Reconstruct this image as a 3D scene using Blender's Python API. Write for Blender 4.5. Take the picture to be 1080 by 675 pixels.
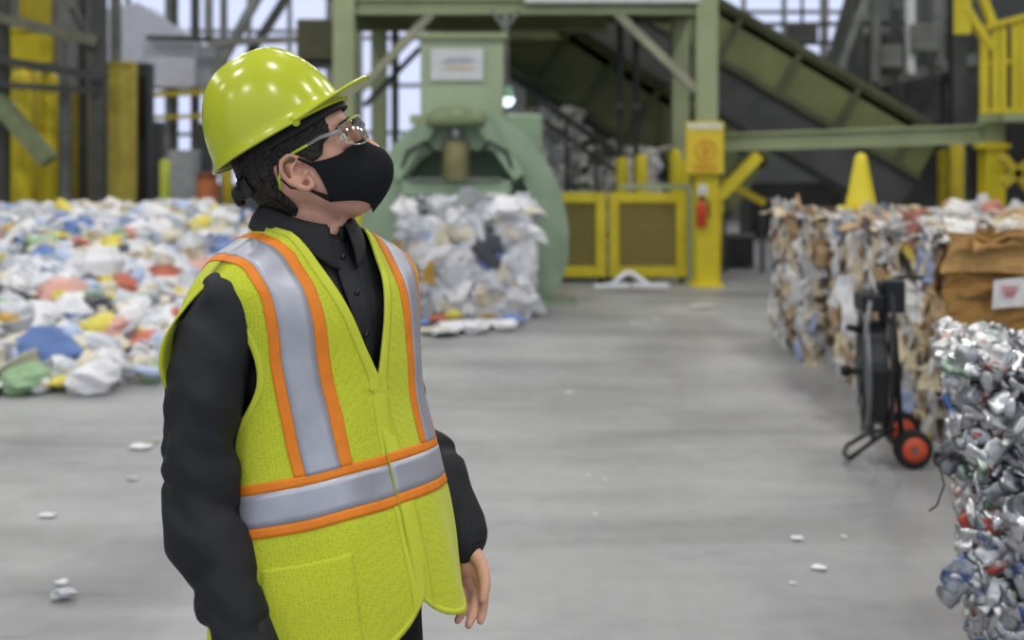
import bpy, math, random
from math import sin, cos, pi, radians as R
from mathutils import Vector as V, Matrix as M4, noise as NZ
random.seed(7)
S = bpy.context.scene
for o in list(bpy.data.objects): bpy.data.objects.remove(o)
COL = S.collection

# ------------------------------------------------------------ camera
FP = 1158.0; HC = 1.6; HY = 165.0           # focal length in pixels, camera height, horizon row
cd = bpy.data.cameras.new('camera'); cam = bpy.data.objects.new('camera', cd); COL.objects.link(cam)
cam.location = (0, 0, HC); cam.rotation_euler = (R(90), 0, 0)
cd.sensor_width = 36; cd.lens = FP/1080*36
cd.shift_y = -(337.5-HY)/1080
cd.dof.use_dof = True; cd.dof.focus_distance = 1.95; cd.dof.aperture_fstop = 2.7
cd.clip_end = 200
S.camera = cam
def P(px, py, Y): return V(((px-540)/FP*Y, Y, HC-(py-HY)/FP*Y))
def G(px, py):                               # a floor point seen at a pixel
    Y = FP*HC/(py-HY); return V(((px-540)/FP*Y, Y, 0))

# ------------------------------------------------------------ world, lamps, exposure
w = bpy.data.worlds.new('world'); S.world = w; w.use_nodes = True
bg = w.node_tree.nodes['Background']; bg.inputs[0].default_value = (0.80, 0.88, 1.0, 1); bg.inputs[1].default_value = 0.7
S.view_settings.view_transform = 'Standard'; S.view_settings.look = 'None'
S.view_settings.exposure = 0.0; S.view_settings.gamma = 1; S.view_settings.use_curve_mapping = False
LAMP_POWER = 110
LAMP_COLOR = (1.0, 0.985, 0.95)

# ------------------------------------------------------------ materials
def rgb(r, g, b):
    f = lambda c: (c/255/12.92 if c/255 <= .04045 else ((c/255+.055)/1.055)**2.4)
    return (f(r), f(g), f(b), 1)
MC = {}
def mat(name, c, rough=.6, metal=0, var=.12, scale=6, bump=0, bscale=60, spec=.5, c2=None, detail=4, trans=0, coat=0):
    if name in MC: return MC[name]
    m = bpy.data.materials.new(name); m.use_nodes = True; nt = m.node_tree
    b = nt.nodes['Principled BSDF']
    b.inputs['Roughness'].default_value = rough; b.inputs['Metallic'].default_value = metal
    b.inputs['Specular IOR Level'].default_value = spec
    b.inputs['Transmission Weight'].default_value = trans
    b.inputs['Coat Weight'].default_value = coat
    tc = nt.nodes.new('ShaderNodeTexCoord')
    n = nt.nodes.new('ShaderNodeTexNoise'); n.inputs['Scale'].default_value = scale; n.inputs['Detail'].default_value = detail
    nt.links.new(tc.outputs['Object'], n.inputs['Vector'])
    r = nt.nodes.new('ShaderNodeValToRGB')
    c = rgb(*c)
    if c2: a, d = rgb(*c2), c
    else: a, d = tuple(min(1, x*(1-var)) for x in c[:3])+(1,), tuple(min(1, x*(1+var)) for x in c[:3])+(1,)
    r.color_ramp.elements[0].position = .36; r.color_ramp.elements[1].position = .64
    r.color_ramp.elements[0].color = a; r.color_ramp.elements[1].color = d
    nt.links.new(n.outputs['Fac'], r.inputs['Fac']); nt.links.new(r.outputs['Color'], b.inputs['Base Color'])
    if bump:
        n2 = nt.nodes.new('ShaderNodeTexNoise'); n2.inputs['Scale'].default_value = bscale; n2.inputs['Detail'].default_value = 3
        nt.links.new(tc.outputs['Object'], n2.inputs['Vector'])
        bp = nt.nodes.new('ShaderNodeBump'); bp.inputs['Strength'].default_value = bump; bp.inputs['Distance'].default_value = .01
        nt.links.new(n2.outputs['Fac'], bp.inputs['Height']); nt.links.new(bp.outputs['Normal'], b.inputs['Normal'])
    MC[name] = m; return m
def emis(name, c, s):
    m = bpy.data.materials.new(name); m.use_nodes = True; nt = m.node_tree
    b = nt.nodes['Principled BSDF']; b.inputs['Base Color'].default_value = rgb(*c)
    b.inputs['Emission Color'].default_value = rgb(*c); b.inputs['Emission Strength'].default_value = s
    MC[name] = m; return m

# ------------------------------------------------------------ mesh helpers
class MB:
    def __init__(s): s.v = []; s.f = []
    def add(s, vs, fs):
        o = len(s.v); s.v += [tuple(v) for v in vs]; s.f += [tuple(i+o for i in f) for f in fs]; return s
    def box(s, c, d, rot=None):
        c = V(c); h = V(d)/2
        vs = [V((x*h.x, y*h.y, z*h.z)) for x in (-1, 1) for y in (-1, 1) for z in (-1, 1)]
        if rot is not None: vs = [rot @ v for v in vs]
        return s.add([c+v for v in vs], [(0,1,3,2),(4,6,7,5),(0,4,5,1),(2,3,7,6),(0,2,6,4),(1,5,7,3)])
    def bar(s, a, b, w, h=None, up=(0, 0, 1)):              # rectangular bar from a to b
        a, b = V(a), V(b); h = h or w; d = (b-a); L = d.length; d.normalize()
        u = V(up)
        if abs(d.dot(u)) > .95: u = V((0, 1, 0))
        x = d.cross(u).normalized(); z = x.cross(d).normalized()
        rot = M4((x, d, z)).transposed()
        return s.box((a+b)/2, (w, L, h), rot)
    def ibeam(s, a, b, w, h, t=.03, up=(0, 0, 1)):
        a, b = V(a), V(b); d = (b-a).normalized(); u = V(up)
        if abs(d.dot(u)) > .95: u = V((0, 1, 0))
        x = d.cross(u).normalized(); z = x.cross(d).normalized()
        s.bar(a+z*(h/2-t/2), b+z*(h/2-t/2), w, t, up); s.bar(a-z*(h/2-t/2), b-z*(h/2-t/2), w, t, up)
        return s.bar(a, b, t, h-2*t, up)
    def tube(s, pts, r, n=8, cap=True, closed=False):
        pts = [V(p) for p in pts]; rs = r if isinstance(r, (list, tuple)) else [r]*len(pts)
        vs = []; fs = []; up = None; k = len(pts)
        for i, p in enumerate(pts):
            if closed: d = pts[(i+1) % k]-pts[i-1]
            else: d = pts[min(i+1, k-1)]-pts[max(i-1, 0)]
            d.normalize()
            if up is None: up = V((0, 0, 1)) if abs(d.z) < .9 else V((1, 0, 0))
            x = d.cross(up).normalized(); up = x.cross(d).normalized()
            for j in range(n):
                a = 2*pi*j/n; vs.append(p+(x*cos(a)+up*sin(a))*rs[i])
        for i in range(k if closed else k-1):
            for j in range(n):
                a, b = i*n, ((i+1) % k)*n
                fs.append((a+j, a+(j+1) % n, b+(j+1) % n, b+j))
        if cap and not closed: fs += [tuple(range(n-1, -1, -1)), tuple((k-1)*n+j for j in range(n))]
        return s.add(vs, fs)
    def lathe(s, prof, n=24, mtx=None, c=(0, 0, 0)):         # prof: (r, z) list round z
        vs = []; fs = []; k = len(prof); c = V(c)
        for r_, z in prof:
            for j in range(n):
                a = 2*pi*j/n; p = V((r_*cos(a), r_*sin(a), z)); vs.append((mtx @ p if mtx else p)+c)
        for i in range(k-1):
            for j in range(n): fs.append((i*n+j, i*n+(j+1) % n, (i+1)*n+(j+1) % n, (i+1)*n+j))
        fs += [tuple(range(n-1, -1, -1)), tuple((k-1)*n+j for j in range(n))]
        return s.add(vs, fs)
    def grid(s, nu, nv, fn, wrap=False):
        vs = [fn(i/(nu if wrap else nu-1), j/(nv-1)) for j in range(nv) for i in range(nu)]
        fs = []
        for j in range(nv-1):
            for i in range(nu if wrap else nu-1):
                i2 = (i+1) % nu; fs.append((j*nu+i, j*nu+i2, (j+1)*nu+i2, (j+1)*nu+i))
        return s.add(vs, fs)
    def ball(s, c, r, n=16, m=10, mtx=None):
        c = V(c); r = V(r) if hasattr(r, '__len__') else V((r, r, r))
        vs = []; fs = []
        for i in range(m+1):
            t = pi*i/m
            for j in range(n):
                a = 2*pi*j/n; p = V((r.x*sin(t)*cos(a), r.y*sin(t)*sin(a), r.z*cos(t))); vs.append((mtx @ p if mtx else p)+c)
        for i in range(m):
            for j in range(n): fs.append((i*n+j, (i+1)*n+j, (i+1)*n+(j+1) % n, i*n+(j+1) % n))
        return s.add(vs, fs)
    def prism(s, poly, d, rev=False):                        # closed polygon pts extruded by d
        n = len(poly); poly = [V(p) for p in poly]; d = V(d)
        vs = poly+[p+d for p in poly]
        return s.add(vs, [tuple(range(n-1, -1, -1)), tuple(range(n, 2*n))]+[(i, (i+1) % n, n+(i+1) % n, n+i) for i in range(n)])
    def mesh(s, name, m, smooth=False, ang=None):
        me = bpy.data.meshes.new(name); me.from_pydata(s.v, [], s.f); me.materials.append(m)
        me.validate(); me.update()
        if smooth:
            for p in me.polygons: p.use_smooth = True
        return me
OFF = {}
def link(name, me, parent=None, loc=(0, 0, 0)):
    o = bpy.data.objects.new(name, me); COL.objects.link(o); o.location = loc
    if parent is not None: o.parent = parent
    return o
def thing(name, label, cat, loc=(0, 0, 0), rz=0, group=None, kind=None):
    o = link(name, None); o.location = loc; o.rotation_euler = (0, 0, rz); o.empty_display_size = .1
    OFF[o.name] = M4.Translation(V(loc)) @ M4.Rotation(rz, 4, 'Z')
    return tag(o, label, cat, group, kind)
def tag(o, label=None, cat=None, group=None, kind=None):
    if label: o['label'] = label
    if cat: o['category'] = cat
    if group: o['group'] = group
    if kind: o['kind'] = kind
    return o
def build(name, mb, m, parent=None, smooth=False, bevel=0, world=True, label=None):
    """one mesh object; world=True: the shape was given in world coordinates"""
    me = mb.mesh(name, m, smooth) if isinstance(mb, MB) else mb
    if parent is not None and world and parent.name in OFF: me.transform(OFF[parent.name].inverted())
    o = link(name, me, parent)
    if parent is not None: OFF[o.name] = OFF.get(parent.name, M4()) if world else OFF.get(parent.name, M4())
    if bevel:
        b = o.modifiers.new('bevel', 'BEVEL'); b.width = bevel; b.segments = 2; b.limit_method = 'ANGLE'
    if label: o['label'] = label
    return o
def solid(o, t, off=0):
    q = o.modifiers.new('solid', 'SOLIDIFY'); q.thickness = t; q.offset = off; return o
def recenter(o):                                             # origin of a one-mesh thing to its base
    me = o.data; xs = [v.co for v in me.vertices]
    c = V((sum(v.x for v in xs)/len(xs), sum(v.y for v in xs)/len(xs), min(v.z for v in xs)))
    me.transform(M4.Translation(-c)); o.location = c; return o
def one(name, mb, m, label, cat, group=None, kind=None, smooth=False, bevel=0):
    o = build(name, mb, m, None, smooth, bevel); tag(o, label, cat, group, kind); return recenter(o)
def interp(tab, z, k):                                       # smooth table lookup, rows (z, ...)
    n = len(tab)
    if z <= tab[0][0]: return tab[0][k]
    if z >= tab[-1][0]: return tab[-1][k]
    for i in range(n-1):
        if tab[i][0] <= z <= tab[i+1][0]:
            z0, z1 = tab[i][0], tab[i+1][0]; h = z1-z0; t = (z-z0)/h
            def sl(j):
                a, b = max(j-1, 0), min(j+1, n-1); return (tab[b][k]-tab[a][k])/(tab[b][0]-tab[a][0])
            y0, y1, m0, m1 = tab[i][k], tab[i+1][k], sl(i)*h, sl(i+1)*h
            return (2*t**3-3*t*t+1)*y0+(t**3-2*t*t+t)*m0+(-2*t**3+3*t*t)*y1+(t**3-t*t)*m1

# ============================================================ the hall
def floor_mat():
    m = bpy.data.materials.new('concrete_floor'); m.use_nodes = True; nt = m.node_tree; b = nt.nodes['Principled BSDF']
    tc = nt.nodes.new('ShaderNodeTexCoord')
    def noise(sc, det, mp=None, dist=0):
        n = nt.nodes.new('ShaderNodeTexNoise'); n.inputs['Scale'].default_value = sc; n.inputs['Detail'].default_value = det
        n.inputs['Distortion'].default_value = dist
        if mp:
            q = nt.nodes.new('ShaderNodeMapping'); q.inputs['Scale'].default_value = mp
            nt.links.new(tc.outputs['Object'], q.inputs['Vector']); nt.links.new(q.outputs[0], n.inputs['Vector'])
        else: nt.links.new(tc.outputs['Object'], n.inputs['Vector'])
        return n
    def ramp(src, p0, c0, p1, c1):
        r = nt.nodes.new('ShaderNodeValToRGB'); r.color_ramp.elements[0].position = p0; r.color_ramp.elements[1].position = p1
        r.color_ramp.elements[0].color = c0; r.color_ramp.elements[1].color = c1
        nt.links.new(src.outputs['Fac'], r.inputs['Fac']); return r
    def mul(a, c, f=1.0):
        x = nt.nodes.new('ShaderNodeMix'); x.data_type = 'RGBA'; x.blend_type = 'MULTIPLY'; x.inputs[0].default_value = f
        nt.links.new(a, x.inputs[6]); nt.links.new(c, x.inputs[7]); return x.outputs[2]
    r1 = ramp(noise(.5, 5, None, .6), .35, rgb(140, 140, 143), .65, rgb(168, 169, 169))
    r2 = ramp(noise(1.2, 6, (.35, 1.6, 1), .8), .33, (.74, .74, .74, 1), .58, (1, 1, 1, 1))
    r3 = ramp(noise(9, 6), .3, (.90, .90, .90, 1), .6, (1, 1, 1, 1))
    r4 = ramp(noise(3.2, 3, (.5, 2.2, 1), .3), .26, (.68, .67, .67, 1), .36, (1, 1, 1, 1))
    c = mul(mul(mul(r1.outputs[0], r2.outputs[0]), r3.outputs[0]), r4.outputs[0], .6)
    nt.links.new(c, b.inputs['Base Color'])
    rr = nt.nodes.new('ShaderNodeMapRange'); rr.inputs[3].default_value = .34; rr.inputs[4].default_value = .6
    nt.links.new(noise(2.5, 5).outputs['Fac'], rr.inputs[0]); nt.links.new(rr.outputs[0], b.inputs['Roughness'])
    bp = nt.nodes.new('ShaderNodeBump'); bp.inputs['Strength'].default_value = .12; bp.inputs['Distance'].default_value = .01
    nt.links.new(noise(40, 4).outputs['Fac'], bp.inputs['Height']); nt.links.new(bp.outputs[0], b.inputs['Normal'])
    return m
XL, XR, YB, YF, ZT = -16.0, 15.0, 27.0, -7.0, 9.6
o = build('floor', MB().box(((XL+XR)/2, (YB+YF)/2, -.1), (XR-XL, YB-YF, .2)), floor_mat()); tag(o, 'stained grey concrete floor of the recycling hall', kind='structure')
wall = mat('wall_panel', (150, 155, 165), .7, var=.08, scale=.8)
dkwall = mat('dark_wall', (92, 96, 98), .8, var=.2, scale=.7)
steel_d = mat('dark_steel', (66, 68, 66), .55, .3, var=.25, scale=3)
steel_g = mat('grey_steel', (118, 120, 116), .55, .3, var=.2, scale=3)
o = build('wall_left', MB().box((XL-.1, (YB+YF)/2, ZT/2), (.2, YB-YF, ZT)), dkwall); tag(o, 'grey side wall of the hall', kind='structure')
o = build('wall_right', MB().box((XR+.1, (YB+YF)/2, ZT/2), (.2, YB-YF, ZT)), dkwall); tag(o, 'dark grey side wall of the hall', kind='structure')
o = build('ceiling', MB().box(((XL+XR)/2, (YB+YF)/2, ZT+.1), (XR-XL+.4, YB-YF, .2)), mat('ceiling_deck', (190, 194, 198), .8, var=.1)); tag(o, 'pale metal deck ceiling', kind='structure')
# roof girders
for k, y in enumerate((-3, 3, 9, 15, 21)):
    g = build('trim_%d' % (k+10), MB().ibeam((XL, y, ZT-.25), (XR, y, ZT-.25), .25, .5), steel_g); tag(g, 'steel roof girder under the ceiling', kind='structure')
# back wall: grey cladding with three glazed openings
WZ = lambda py: HC-(py-HY)/FP*YB
WX = lambda px: (px-540)/FP*YB
wins = [(92, 348, 196, -130), (378, 452, 190, -60), (742, 912, 60, -130)]
wb = MB(); x0 = XL
for (a, b_, lo, hi) in wins:
    wb.box(((x0+WX(a))/2, YB+.1, ZT/2), (WX(a)-x0, .2, ZT))
    zl, zh = WZ(lo), min(WZ(hi), ZT)
    if zl > 0: wb.box(((WX(a)+WX(b_))/2, YB+.1, zl/2), (WX(b_)-WX(a), .2, zl))
    if zh < ZT: wb.box(((WX(a)+WX(b_))/2, YB+.1, (zh+ZT)/2), (WX(b_)-WX(a), .2, ZT-zh))
    x0 = WX(b_)
wb.box(((x0+XR)/2, YB+.1, ZT/2), (XR-x0, .2, ZT))
o = build('wall_back', wb, dkwall); tag(o, 'dim grey cladding of the far wall', kind='structure')
pane = emis('daylit_pane', (205, 214, 245), 1.15); pane.node_tree.nodes['Principled BSDF'].inputs['Base Color'].default_value = (.05, .05, .06, 1)
for k, (a, b_, lo, hi) in enumerate(wins):
    X0, X1, Z0, Z1 = WX(a), WX(b_), max(WZ(lo), 0), min(WZ(hi), ZT)
    t = thing('window_%d' % (k+1), ['wide daylit window wall at the far left', 'narrow daylit window behind the green chute', 'daylit window high above the conveyor'][k], None, ((X0+X1)/2, YB, Z0), kind='structure')
    nx = max(2, round((X1-X0)/.95)); nz = max(2, round((Z1-Z0)/1.25)); dx, dz = (X1-X0)/nx, (Z1-Z0)/nz
    pm = MB().box((0, 0, 0), (dx-.1, .03, dz-.1)).mesh('pane', pane)
    for i in range(nx):
        for j in range(nz):
            q = link('pane', pm, t, (X0+dx*(i+.5)-(X0+X1)/2, .08, Z0+dz*(j+.5)-Z0))
    for i in range(nx+1): build('mullion', MB().box((X0+dx*i, YB+.04, (Z0+Z1)/2), (.11 if i % 3 else .2, .14, Z1-Z0)), steel_g, t)
    for j in range(nz+1): build('transom', MB().box(((X0+X1)/2, YB+.05, Z0+dz*j), (X1-X0, .1, .1)), steel_g, t)
# high-bay lamps
glow = emis('lamp_glow', (255, 250, 240), 14)
shell = mat('lamp_shell', (170, 172, 175), .35, .8)
lm_shell = MB().lathe([(.03, .42), (.1, .40), (.14, .22), (.24, .08), (.27, 0), (.25, 0), (.2, .1), (.1, .2)], 20).mesh('lamp_reflector', shell, True)
lm_lens = MB().lathe([(.0, .03), (.235, .03), (.235, .015), (.0, .015)], 20).mesh('lamp_lens', glow)
lm_rod = MB().tube([(0, 0, .4), (0, 0, 1.15)], .015, 6).mesh('hanger', steel_d)
for ix, x in enumerate((-11, -5.6, -.4, 4.6, 10)):
    for iy, y in enumerate((-4.5, 1.2, 6.8, 12.5, 18, 23.5)):
        t = thing('highbay_lamp', 'round high bay lamp hanging from the ceiling', 'lamp', (x, y, 8.2), group='high bay lamps under the roof')
        link('reflector', lm_shell, t); link('lens', lm_lens, t); link('hanger', lm_rod, t)
        ld = bpy.data.lights.new('highbay_light', 'AREA'); ld.shape = 'DISK'; ld.size = .46; ld.energy = LAMP_POWER; ld.color = LAMP_COLOR
        lo = bpy.data.objects.new('light', ld); COL.objects.link(lo); lo.parent = t; lo.location = (0, 0, -.02)
# ============================================================ baler, conveyors, platform, guards
g_light = mat('machine_green', (166, 180, 148), .5, var=.08, scale=2, bump=.05)
g_mid = mat('column_green', (152, 162, 124), .5, var=.08, scale=2)
g_body = mat('baler_green', (146, 168, 142), .5, var=.12, scale=2)
g_dark = mat('conveyor_green', (108, 114, 70), .6, var=.18, scale=1.5)
g_deep = mat('deep_green', (78, 84, 58), .65, var=.2, scale=1.5)
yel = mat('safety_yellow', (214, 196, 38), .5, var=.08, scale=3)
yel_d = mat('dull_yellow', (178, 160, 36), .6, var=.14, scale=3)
belt = mat('belt_grey', (74, 76, 76), .75, var=.15, scale=2)
black = mat('black_metal', (26, 27, 28), .5, .2)
mesh_b = mat('guard_mesh', (136, 124, 70), .8, var=.12, scale=30)
white_p = mat('white_paint', (214, 216, 220), .6, var=.05)
# ---- raised platform over the baler (steel frame of its own)
YP = 13.6
pf = thing('steel_platform', 'pale green steel platform frame standing over the baler', 'platform', (P(743, 300, YP).x, YP, 0))
def col(px, Y, top, lowyel, w_=.26, t=pf, m=g_mid, zy=1.55):
    x = (px-540)/FP*Y
    a = build('column', MB().ibeam((x, Y, zy if lowyel else 0), (x, Y, top), w_, w_, .03), m, t)
    if lowyel: build('column_foot', MB().ibeam((x, Y, .03), (x, Y, zy), w_+.01, w_+.01, .035).box((x, Y, .015), (w_+.14, w_+.14, .03)), yel, t)
    return a
ZD = P(0, 6, YP).z                                            # underside beam height
col(744, YP, 5.6, True); col(364, YP, ZD+.6, True)
col(717, 16, 5.4, True, .24); col(400, 16.2, 4.2, True, .22)
build('beam', MB().ibeam(P(352, 7, YP), P(757, 7, YP), .2, .20), g_mid, pf)
build('deck_edge', MB().box((P(0, -6, YP).x*0+P(645, -6, YP).x, YP-.12, P(0, -1, YP).z), (2.15, .06, .12)), white_p, pf)
build('beam', MB().ibeam(P(372, 25, 14.6), P(640, 25, 14.6), .18, .20), g_dark, pf)
build('deck', MB().box((P(550, 0, YP).x, 15.0, ZD+.16), (4.9, 2.7, .08)), g_deep, pf)
for a, b_, wd in (((456, 14), (378, 96), .14), ((650, 14), (737, 98), .15)):
    build('brace', MB().bar(P(*a, YP), P(*b_, YP), wd, .10), mat('brace_grey', (150, 150, 128), .5, var=.1), pf)
build('brace', MB().bar(P(446, 48, 15.2), P(384, 112, 15.2), .09, .07), steel_d, pf)
build('post', MB().bar(P(417, 0, 15.6), P(417, 150, 15.6), .09), steel_d, pf)
build('drop_pipe', MB().tube([P(533, 14, 13.3), P(533, 92, 13.3)], .045, 8), steel_g, pf)
for dx in (-1, 1): build('pipe_brace', MB().tube([P(533, 32, 13.3), P(533+dx*14, 12, 13.3)], .025, 6), steel_g, pf)
lt = thing('work_lamp', 'small lit work lamp at the end of a drop pipe', 'lamp', P(535, 112, 13.3))
build('housing', MB().lathe([(.03, .24), (.06, .22), (.085, .12), (.085, .10)], 14, None, P(535, 112, 13.3)), mat('lamp_green', (150, 200, 170), .4), lt)
build('bulb', MB().ball(P(535, 105, 13.3), (.085, .085, .09), 14, 10), emis('bulb_glow', (225, 240, 255), 2.2), lt)
# ---- baler
BYY = 11.9
bl = thing('baler', 'large green baling press with rounded end frame and tall chute', 'baler', (P(490, 300, BYY).x, BYY+.6, 0))
def poly(pts, Y): return [P(x, y, Y) for x, y in pts]
outer = [(444, 128), (426, 140), (404, 168), (388, 202), (380, 240), (381, 275), (390, 304), (404, 320), (424, 320)]
inner = [(458, 158), (444, 168), (430, 186), (421, 206), (418, 240), (419, 275), (422, 300), (424, 320), (424, 320)]
def arch(mirror):
    f = lambda x: (980-x) if mirror else x
    o_ = [P(f(x), y, BYY) for x, y in outer]; i_ = [P(f(x), y, BYY) for x, y in inner]
    mb = MB()
    for k in range(len(o_)-1):
        q = [o_[k], o_[k+1], i_[k+1], i_[k]]
        if (q[2]-q[3]).length < 1e-4: q = q[:3]
        mb.prism(q, (0, .55, 0))
    return mb
build('side_frame', arch(False), g_body, bl); build('side_frame', arch(True), g_body, bl)
build('crown_plate', MB().prism(poly([(444, 128), (458, 158), (522, 158), (536, 128), (520, 116), (460, 116)], BYY), (0, .55, 0)), g_body, bl)
build('dome_cap', MB().lathe([(.34, 0), (.34, .05), (.30, .13), (.18, .20), (.0, .22)], 24, None, P(481, 133, 11.85)), mat('cap_green', (108, 122, 84), .5), bl, True)
build('cross_plate', MB().box(P(482, 198, 11.95), (1.18, .35, .17)), g_body, bl, bevel=.02)
build('cross_trim', MB().box(P(480, 189, 11.75), (1.0, .06, .03)), steel_g, bl)
build('cylinder', MB().lathe([(.14, 0), (.15, .02), (.15, .42), (.13, .44)], 20, None, P(481, 191, 11.80)), mat('cylinder_olive', (124, 122, 84), .5, .2), bl, True)
build('piston_rod', MB().lathe([(.062, 0), (.062, .34)], 16, None, P(481, 156, 11.80)), mat('rod_steel', (176, 180, 182), .3, .7), bl, True)
for sx in (-1, 1):
    build('stiffener', MB().bar(P(482+sx*28, 132, 11.8), P(482+sx*66, 186, 11.8), .16, .14), g_body, bl)
    build('hose', MB().tube([P(482+sx*18, 168, 11.7), P(482+sx*34, 150, 11.65), P(482+sx*52, 160, 11.7), P(482+sx*60, 184, 11.75)], .022, 6), black, bl)
build('back_plate', MB().prism(poly([(448, 132), (532, 132), (570, 190), (580, 300), (400, 300), (410, 190)], 12.42), (0, .1, 0)), g_body, bl)
build('press_chamber', MB().box((P(490, 0, 14).x, 14.05, .85), (1.7, 2.8, 1.5)), g_body, bl)
build('chute', MB().box((P(488, 0, 12.6).x, 12.75, (P(0, 36, 12.4).z+P(0, 128, 12.4).z)/2), (.94, .7, P(0, 36, 12.4).z-P(0, 128, 12.4).z)), g_light, bl, bevel=.02)
build('chute_flange', MB().box((P(488, 0, 12.6).x, 12.72, P(0, 38, 12.4).z), (1.02, .8, .06)), g_mid, bl)
build('chute_base', MB().box((P(488, 0, 12.6).x, 12.70, P(0, 126, 12.4).z), (1.16, .84, .10)), g_mid, bl)
build('side_wing', MB().box(P(552, 140, 12.5), (.42, .5, .42)), g_body, bl, bevel=.03)
sg = build('sign', MB().box(P(482, 68, 12.36), (.59, .02, .36)), white_p, bl, label='white rectangular sign with a grey emblem')
pr_g = mat('sign_print_grey', (176, 180, 192), .7); pr_o = mat('sign_print_tan', (206, 190, 160), .7)
build('print', MB().prism([P(464, 66, 12.335), P(475, 60, 12.335), P(490, 60, 12.335), P(503, 64, 12.335), P(490, 66, 12.335), P(475, 66, 12.335)], (0, .01, 0)), pr_g, sg)
build('print', MB().prism([P(466, 72, 12.335), P(480, 69, 12.335), P(500, 71, 12.335), P(500, 74, 12.335), P(480, 73, 12.335)], (0, .01, 0)), pr_o, sg)
build('control_dial', MB().lathe([(.05, 0), (.05, .04)], 12, M4.Rotation(R(90), 3, 'X'), P(423, 259, 11.85)), mat('dial_orange', (214, 150, 40), .4), bl)
build('floor_skid', MB().bar(P(560, 322, 11.6), P(600, 318, 12.1), .05), g_body, bl)
# ---- yellow guard gates right of the baler
def gate(x0, x1, y0, y1, Y, label):
    A, B = P(x0, y1, Y), P(x1, y0, Y); wv = .13
    t = thing('guard_gate', label, 'gate', ((A.x+B.x)/2, Y, 0), group='yellow guard gates beside the baler')
    for x in (A.x+wv/2, B.x-wv/2): build('stile', MB().box((x, Y, (A.z+B.z)/2), (wv, .06, B.z-A.z)), yel, t, bevel=.008)
    for z, h in ((B.z-wv/2, wv), (A.z+wv/2, wv)): build('rail', MB().box(((A.x+B.x)/2, Y, z), (B.x-A.x-2*wv, .056, h)), yel, t, bevel=.008)
    build('mesh_panel', MB().box(((A.x+B.x)/2, Y+.02, (A.z+B.z)/2), (B.x-A.x-.2, .012, B.z-A.z-.2)), mesh_b, t)
    for i in range(9):
        x = A.x+wv+(B.x-A.x-2*wv)*(i+.5)/9; build('wire', MB().tube([(x, Y-.0, A.z+wv), (x, Y-.0, B.z-wv)], .006, 5), mesh_b, t)
    for x in (A.x+.06, B.x-.06): build('foot', MB().box((x, Y, A.z/2), (.07, .06, A.z)), black, t)
    return t
gate(579, 639, 203, 292, 13.85, 'yellow framed mesh guard gate beside the baler frame')
gate(642, 724, 203, 292, 13.9, 'yellow framed mesh guard gate beside the yellow column')
gp = thing('guard_post', 'pale green square guard post between mesh gate and yellow column', 'post', (P(728, 0, 13.95).x, 13.95, 0))
build('post', MB().box((P(728, 0, 13.95).x, 13.95, .62), (.1, .1, 1.24)), g_light, gp); build('foot_plate', MB().box((P(728, 0, 13.95).x, 13.95, .01), (.2, .2, .02)), g_light, gp)
build('top_rail', MB().box((P(690, 0, 13.95).x, 13.98, 1.22), (.9, .06, .06)), g_light, gp)
# yellow bollards behind the gates, dark hanging cables
for px, top, Y, lab in ((656, 166, 14.6, 'yellow bollard behind the guard gate, leftmost of three'), (676, 163, 14.4, 'yellow bollard behind the guard gate, between two others'), (712, 158, 14.8, 'yellow bollard behind the gate next to the signed column')):
    z = P(0, top, Y).z; x = P(px, 0, Y).x
    t = thing('bollard', lab, 'bollard', (x, Y, 0)); build('pipe', MB().lathe([(.085, .02), (.085, z-.05), (.06, z), (.0, z+.01)], 14, None, (x, Y, 0)), yel, t, True)
    build('base_plate', MB().box((x, Y, .01), (.3, .3, .02)), yel_d, t)
for px, Y, lab in ((654, 15.2, 'dark conduit dropping behind the guard gates, left one'), (671, 15.3, 'dark conduit dropping behind the guard gates, right one')):
    a, b_ = P(px, 40, Y), P(px, 0, Y); t = thing('conduit', lab, 'conduit', (a.x, Y, 0))
    build('pipe', MB().tube([(a.x, Y, .02), (a.x, Y, ZD+.1)], .045, 8), steel_d, t)
    for zz in (.9, 2.3): build('clamp', MB().lathe([(.06, -.03), (.06, .03)], 8, None, (a.x, Y, zz)), steel_g, t)
# sign box and extinguisher on the column
cx = P(743, 156, YP-.2)
sb = thing('warning_sign', 'yellow warning sign box with orange emblem on the column', 'sign', P(743, 184, YP-.2))
build('panel', MB().box(cx, (.46, .10, .63)), mat('sign_yellow', (222, 196, 50), .5, var=.04), sb, bevel=.01)
build('header', MB().box(cx+V((0, -.055, .265)), (.42, .01, .07)), mat('sign_header', (214, 214, 196), .6), sb)
or_ = mat('sign_orange', (216, 150, 40), .6)
build('emblem_ring', MB().tube([cx+V((.12*cos(2*pi*i/20), -.055, -.03+.13*sin(2*pi*i/20))) for i in range(20)], .014, 6, closed=True), or_, sb)
build('emblem_bar', MB().bar(cx+V((-.02, -.056, .06)), cx+V((.0, -.056, -.12)), .035, .012), or_, sb)
build('emblem_dot', MB().lathe([(.03, 0), (.03, .01)], 10, M4.Rotation(R(90), 3, 'X'), cx+V((.03, -.05, -.03))), or_, sb)
build('text_line', MB().box(cx+V((0, -.055, -.22)), (.3, .01, .03)), or_, sb)
build('text_line', MB().box(cx+V((0, -.055, -.265)), (.24, .01, .025)), or_, sb)
ec = P(740, 240, YP-.24)
ex = thing('fire_extinguisher', 'small red fire extinguisher hung on the yellow column foot', 'extinguisher', ec)
red = mat('extinguisher_red', (196, 62, 40), .35)
build('cylinder', MB().lathe([(.05, 0), (.065, .02), (.065, .24), (.04, .31), (.02, .33)], 16, None, ec), red, ex, True)
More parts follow.
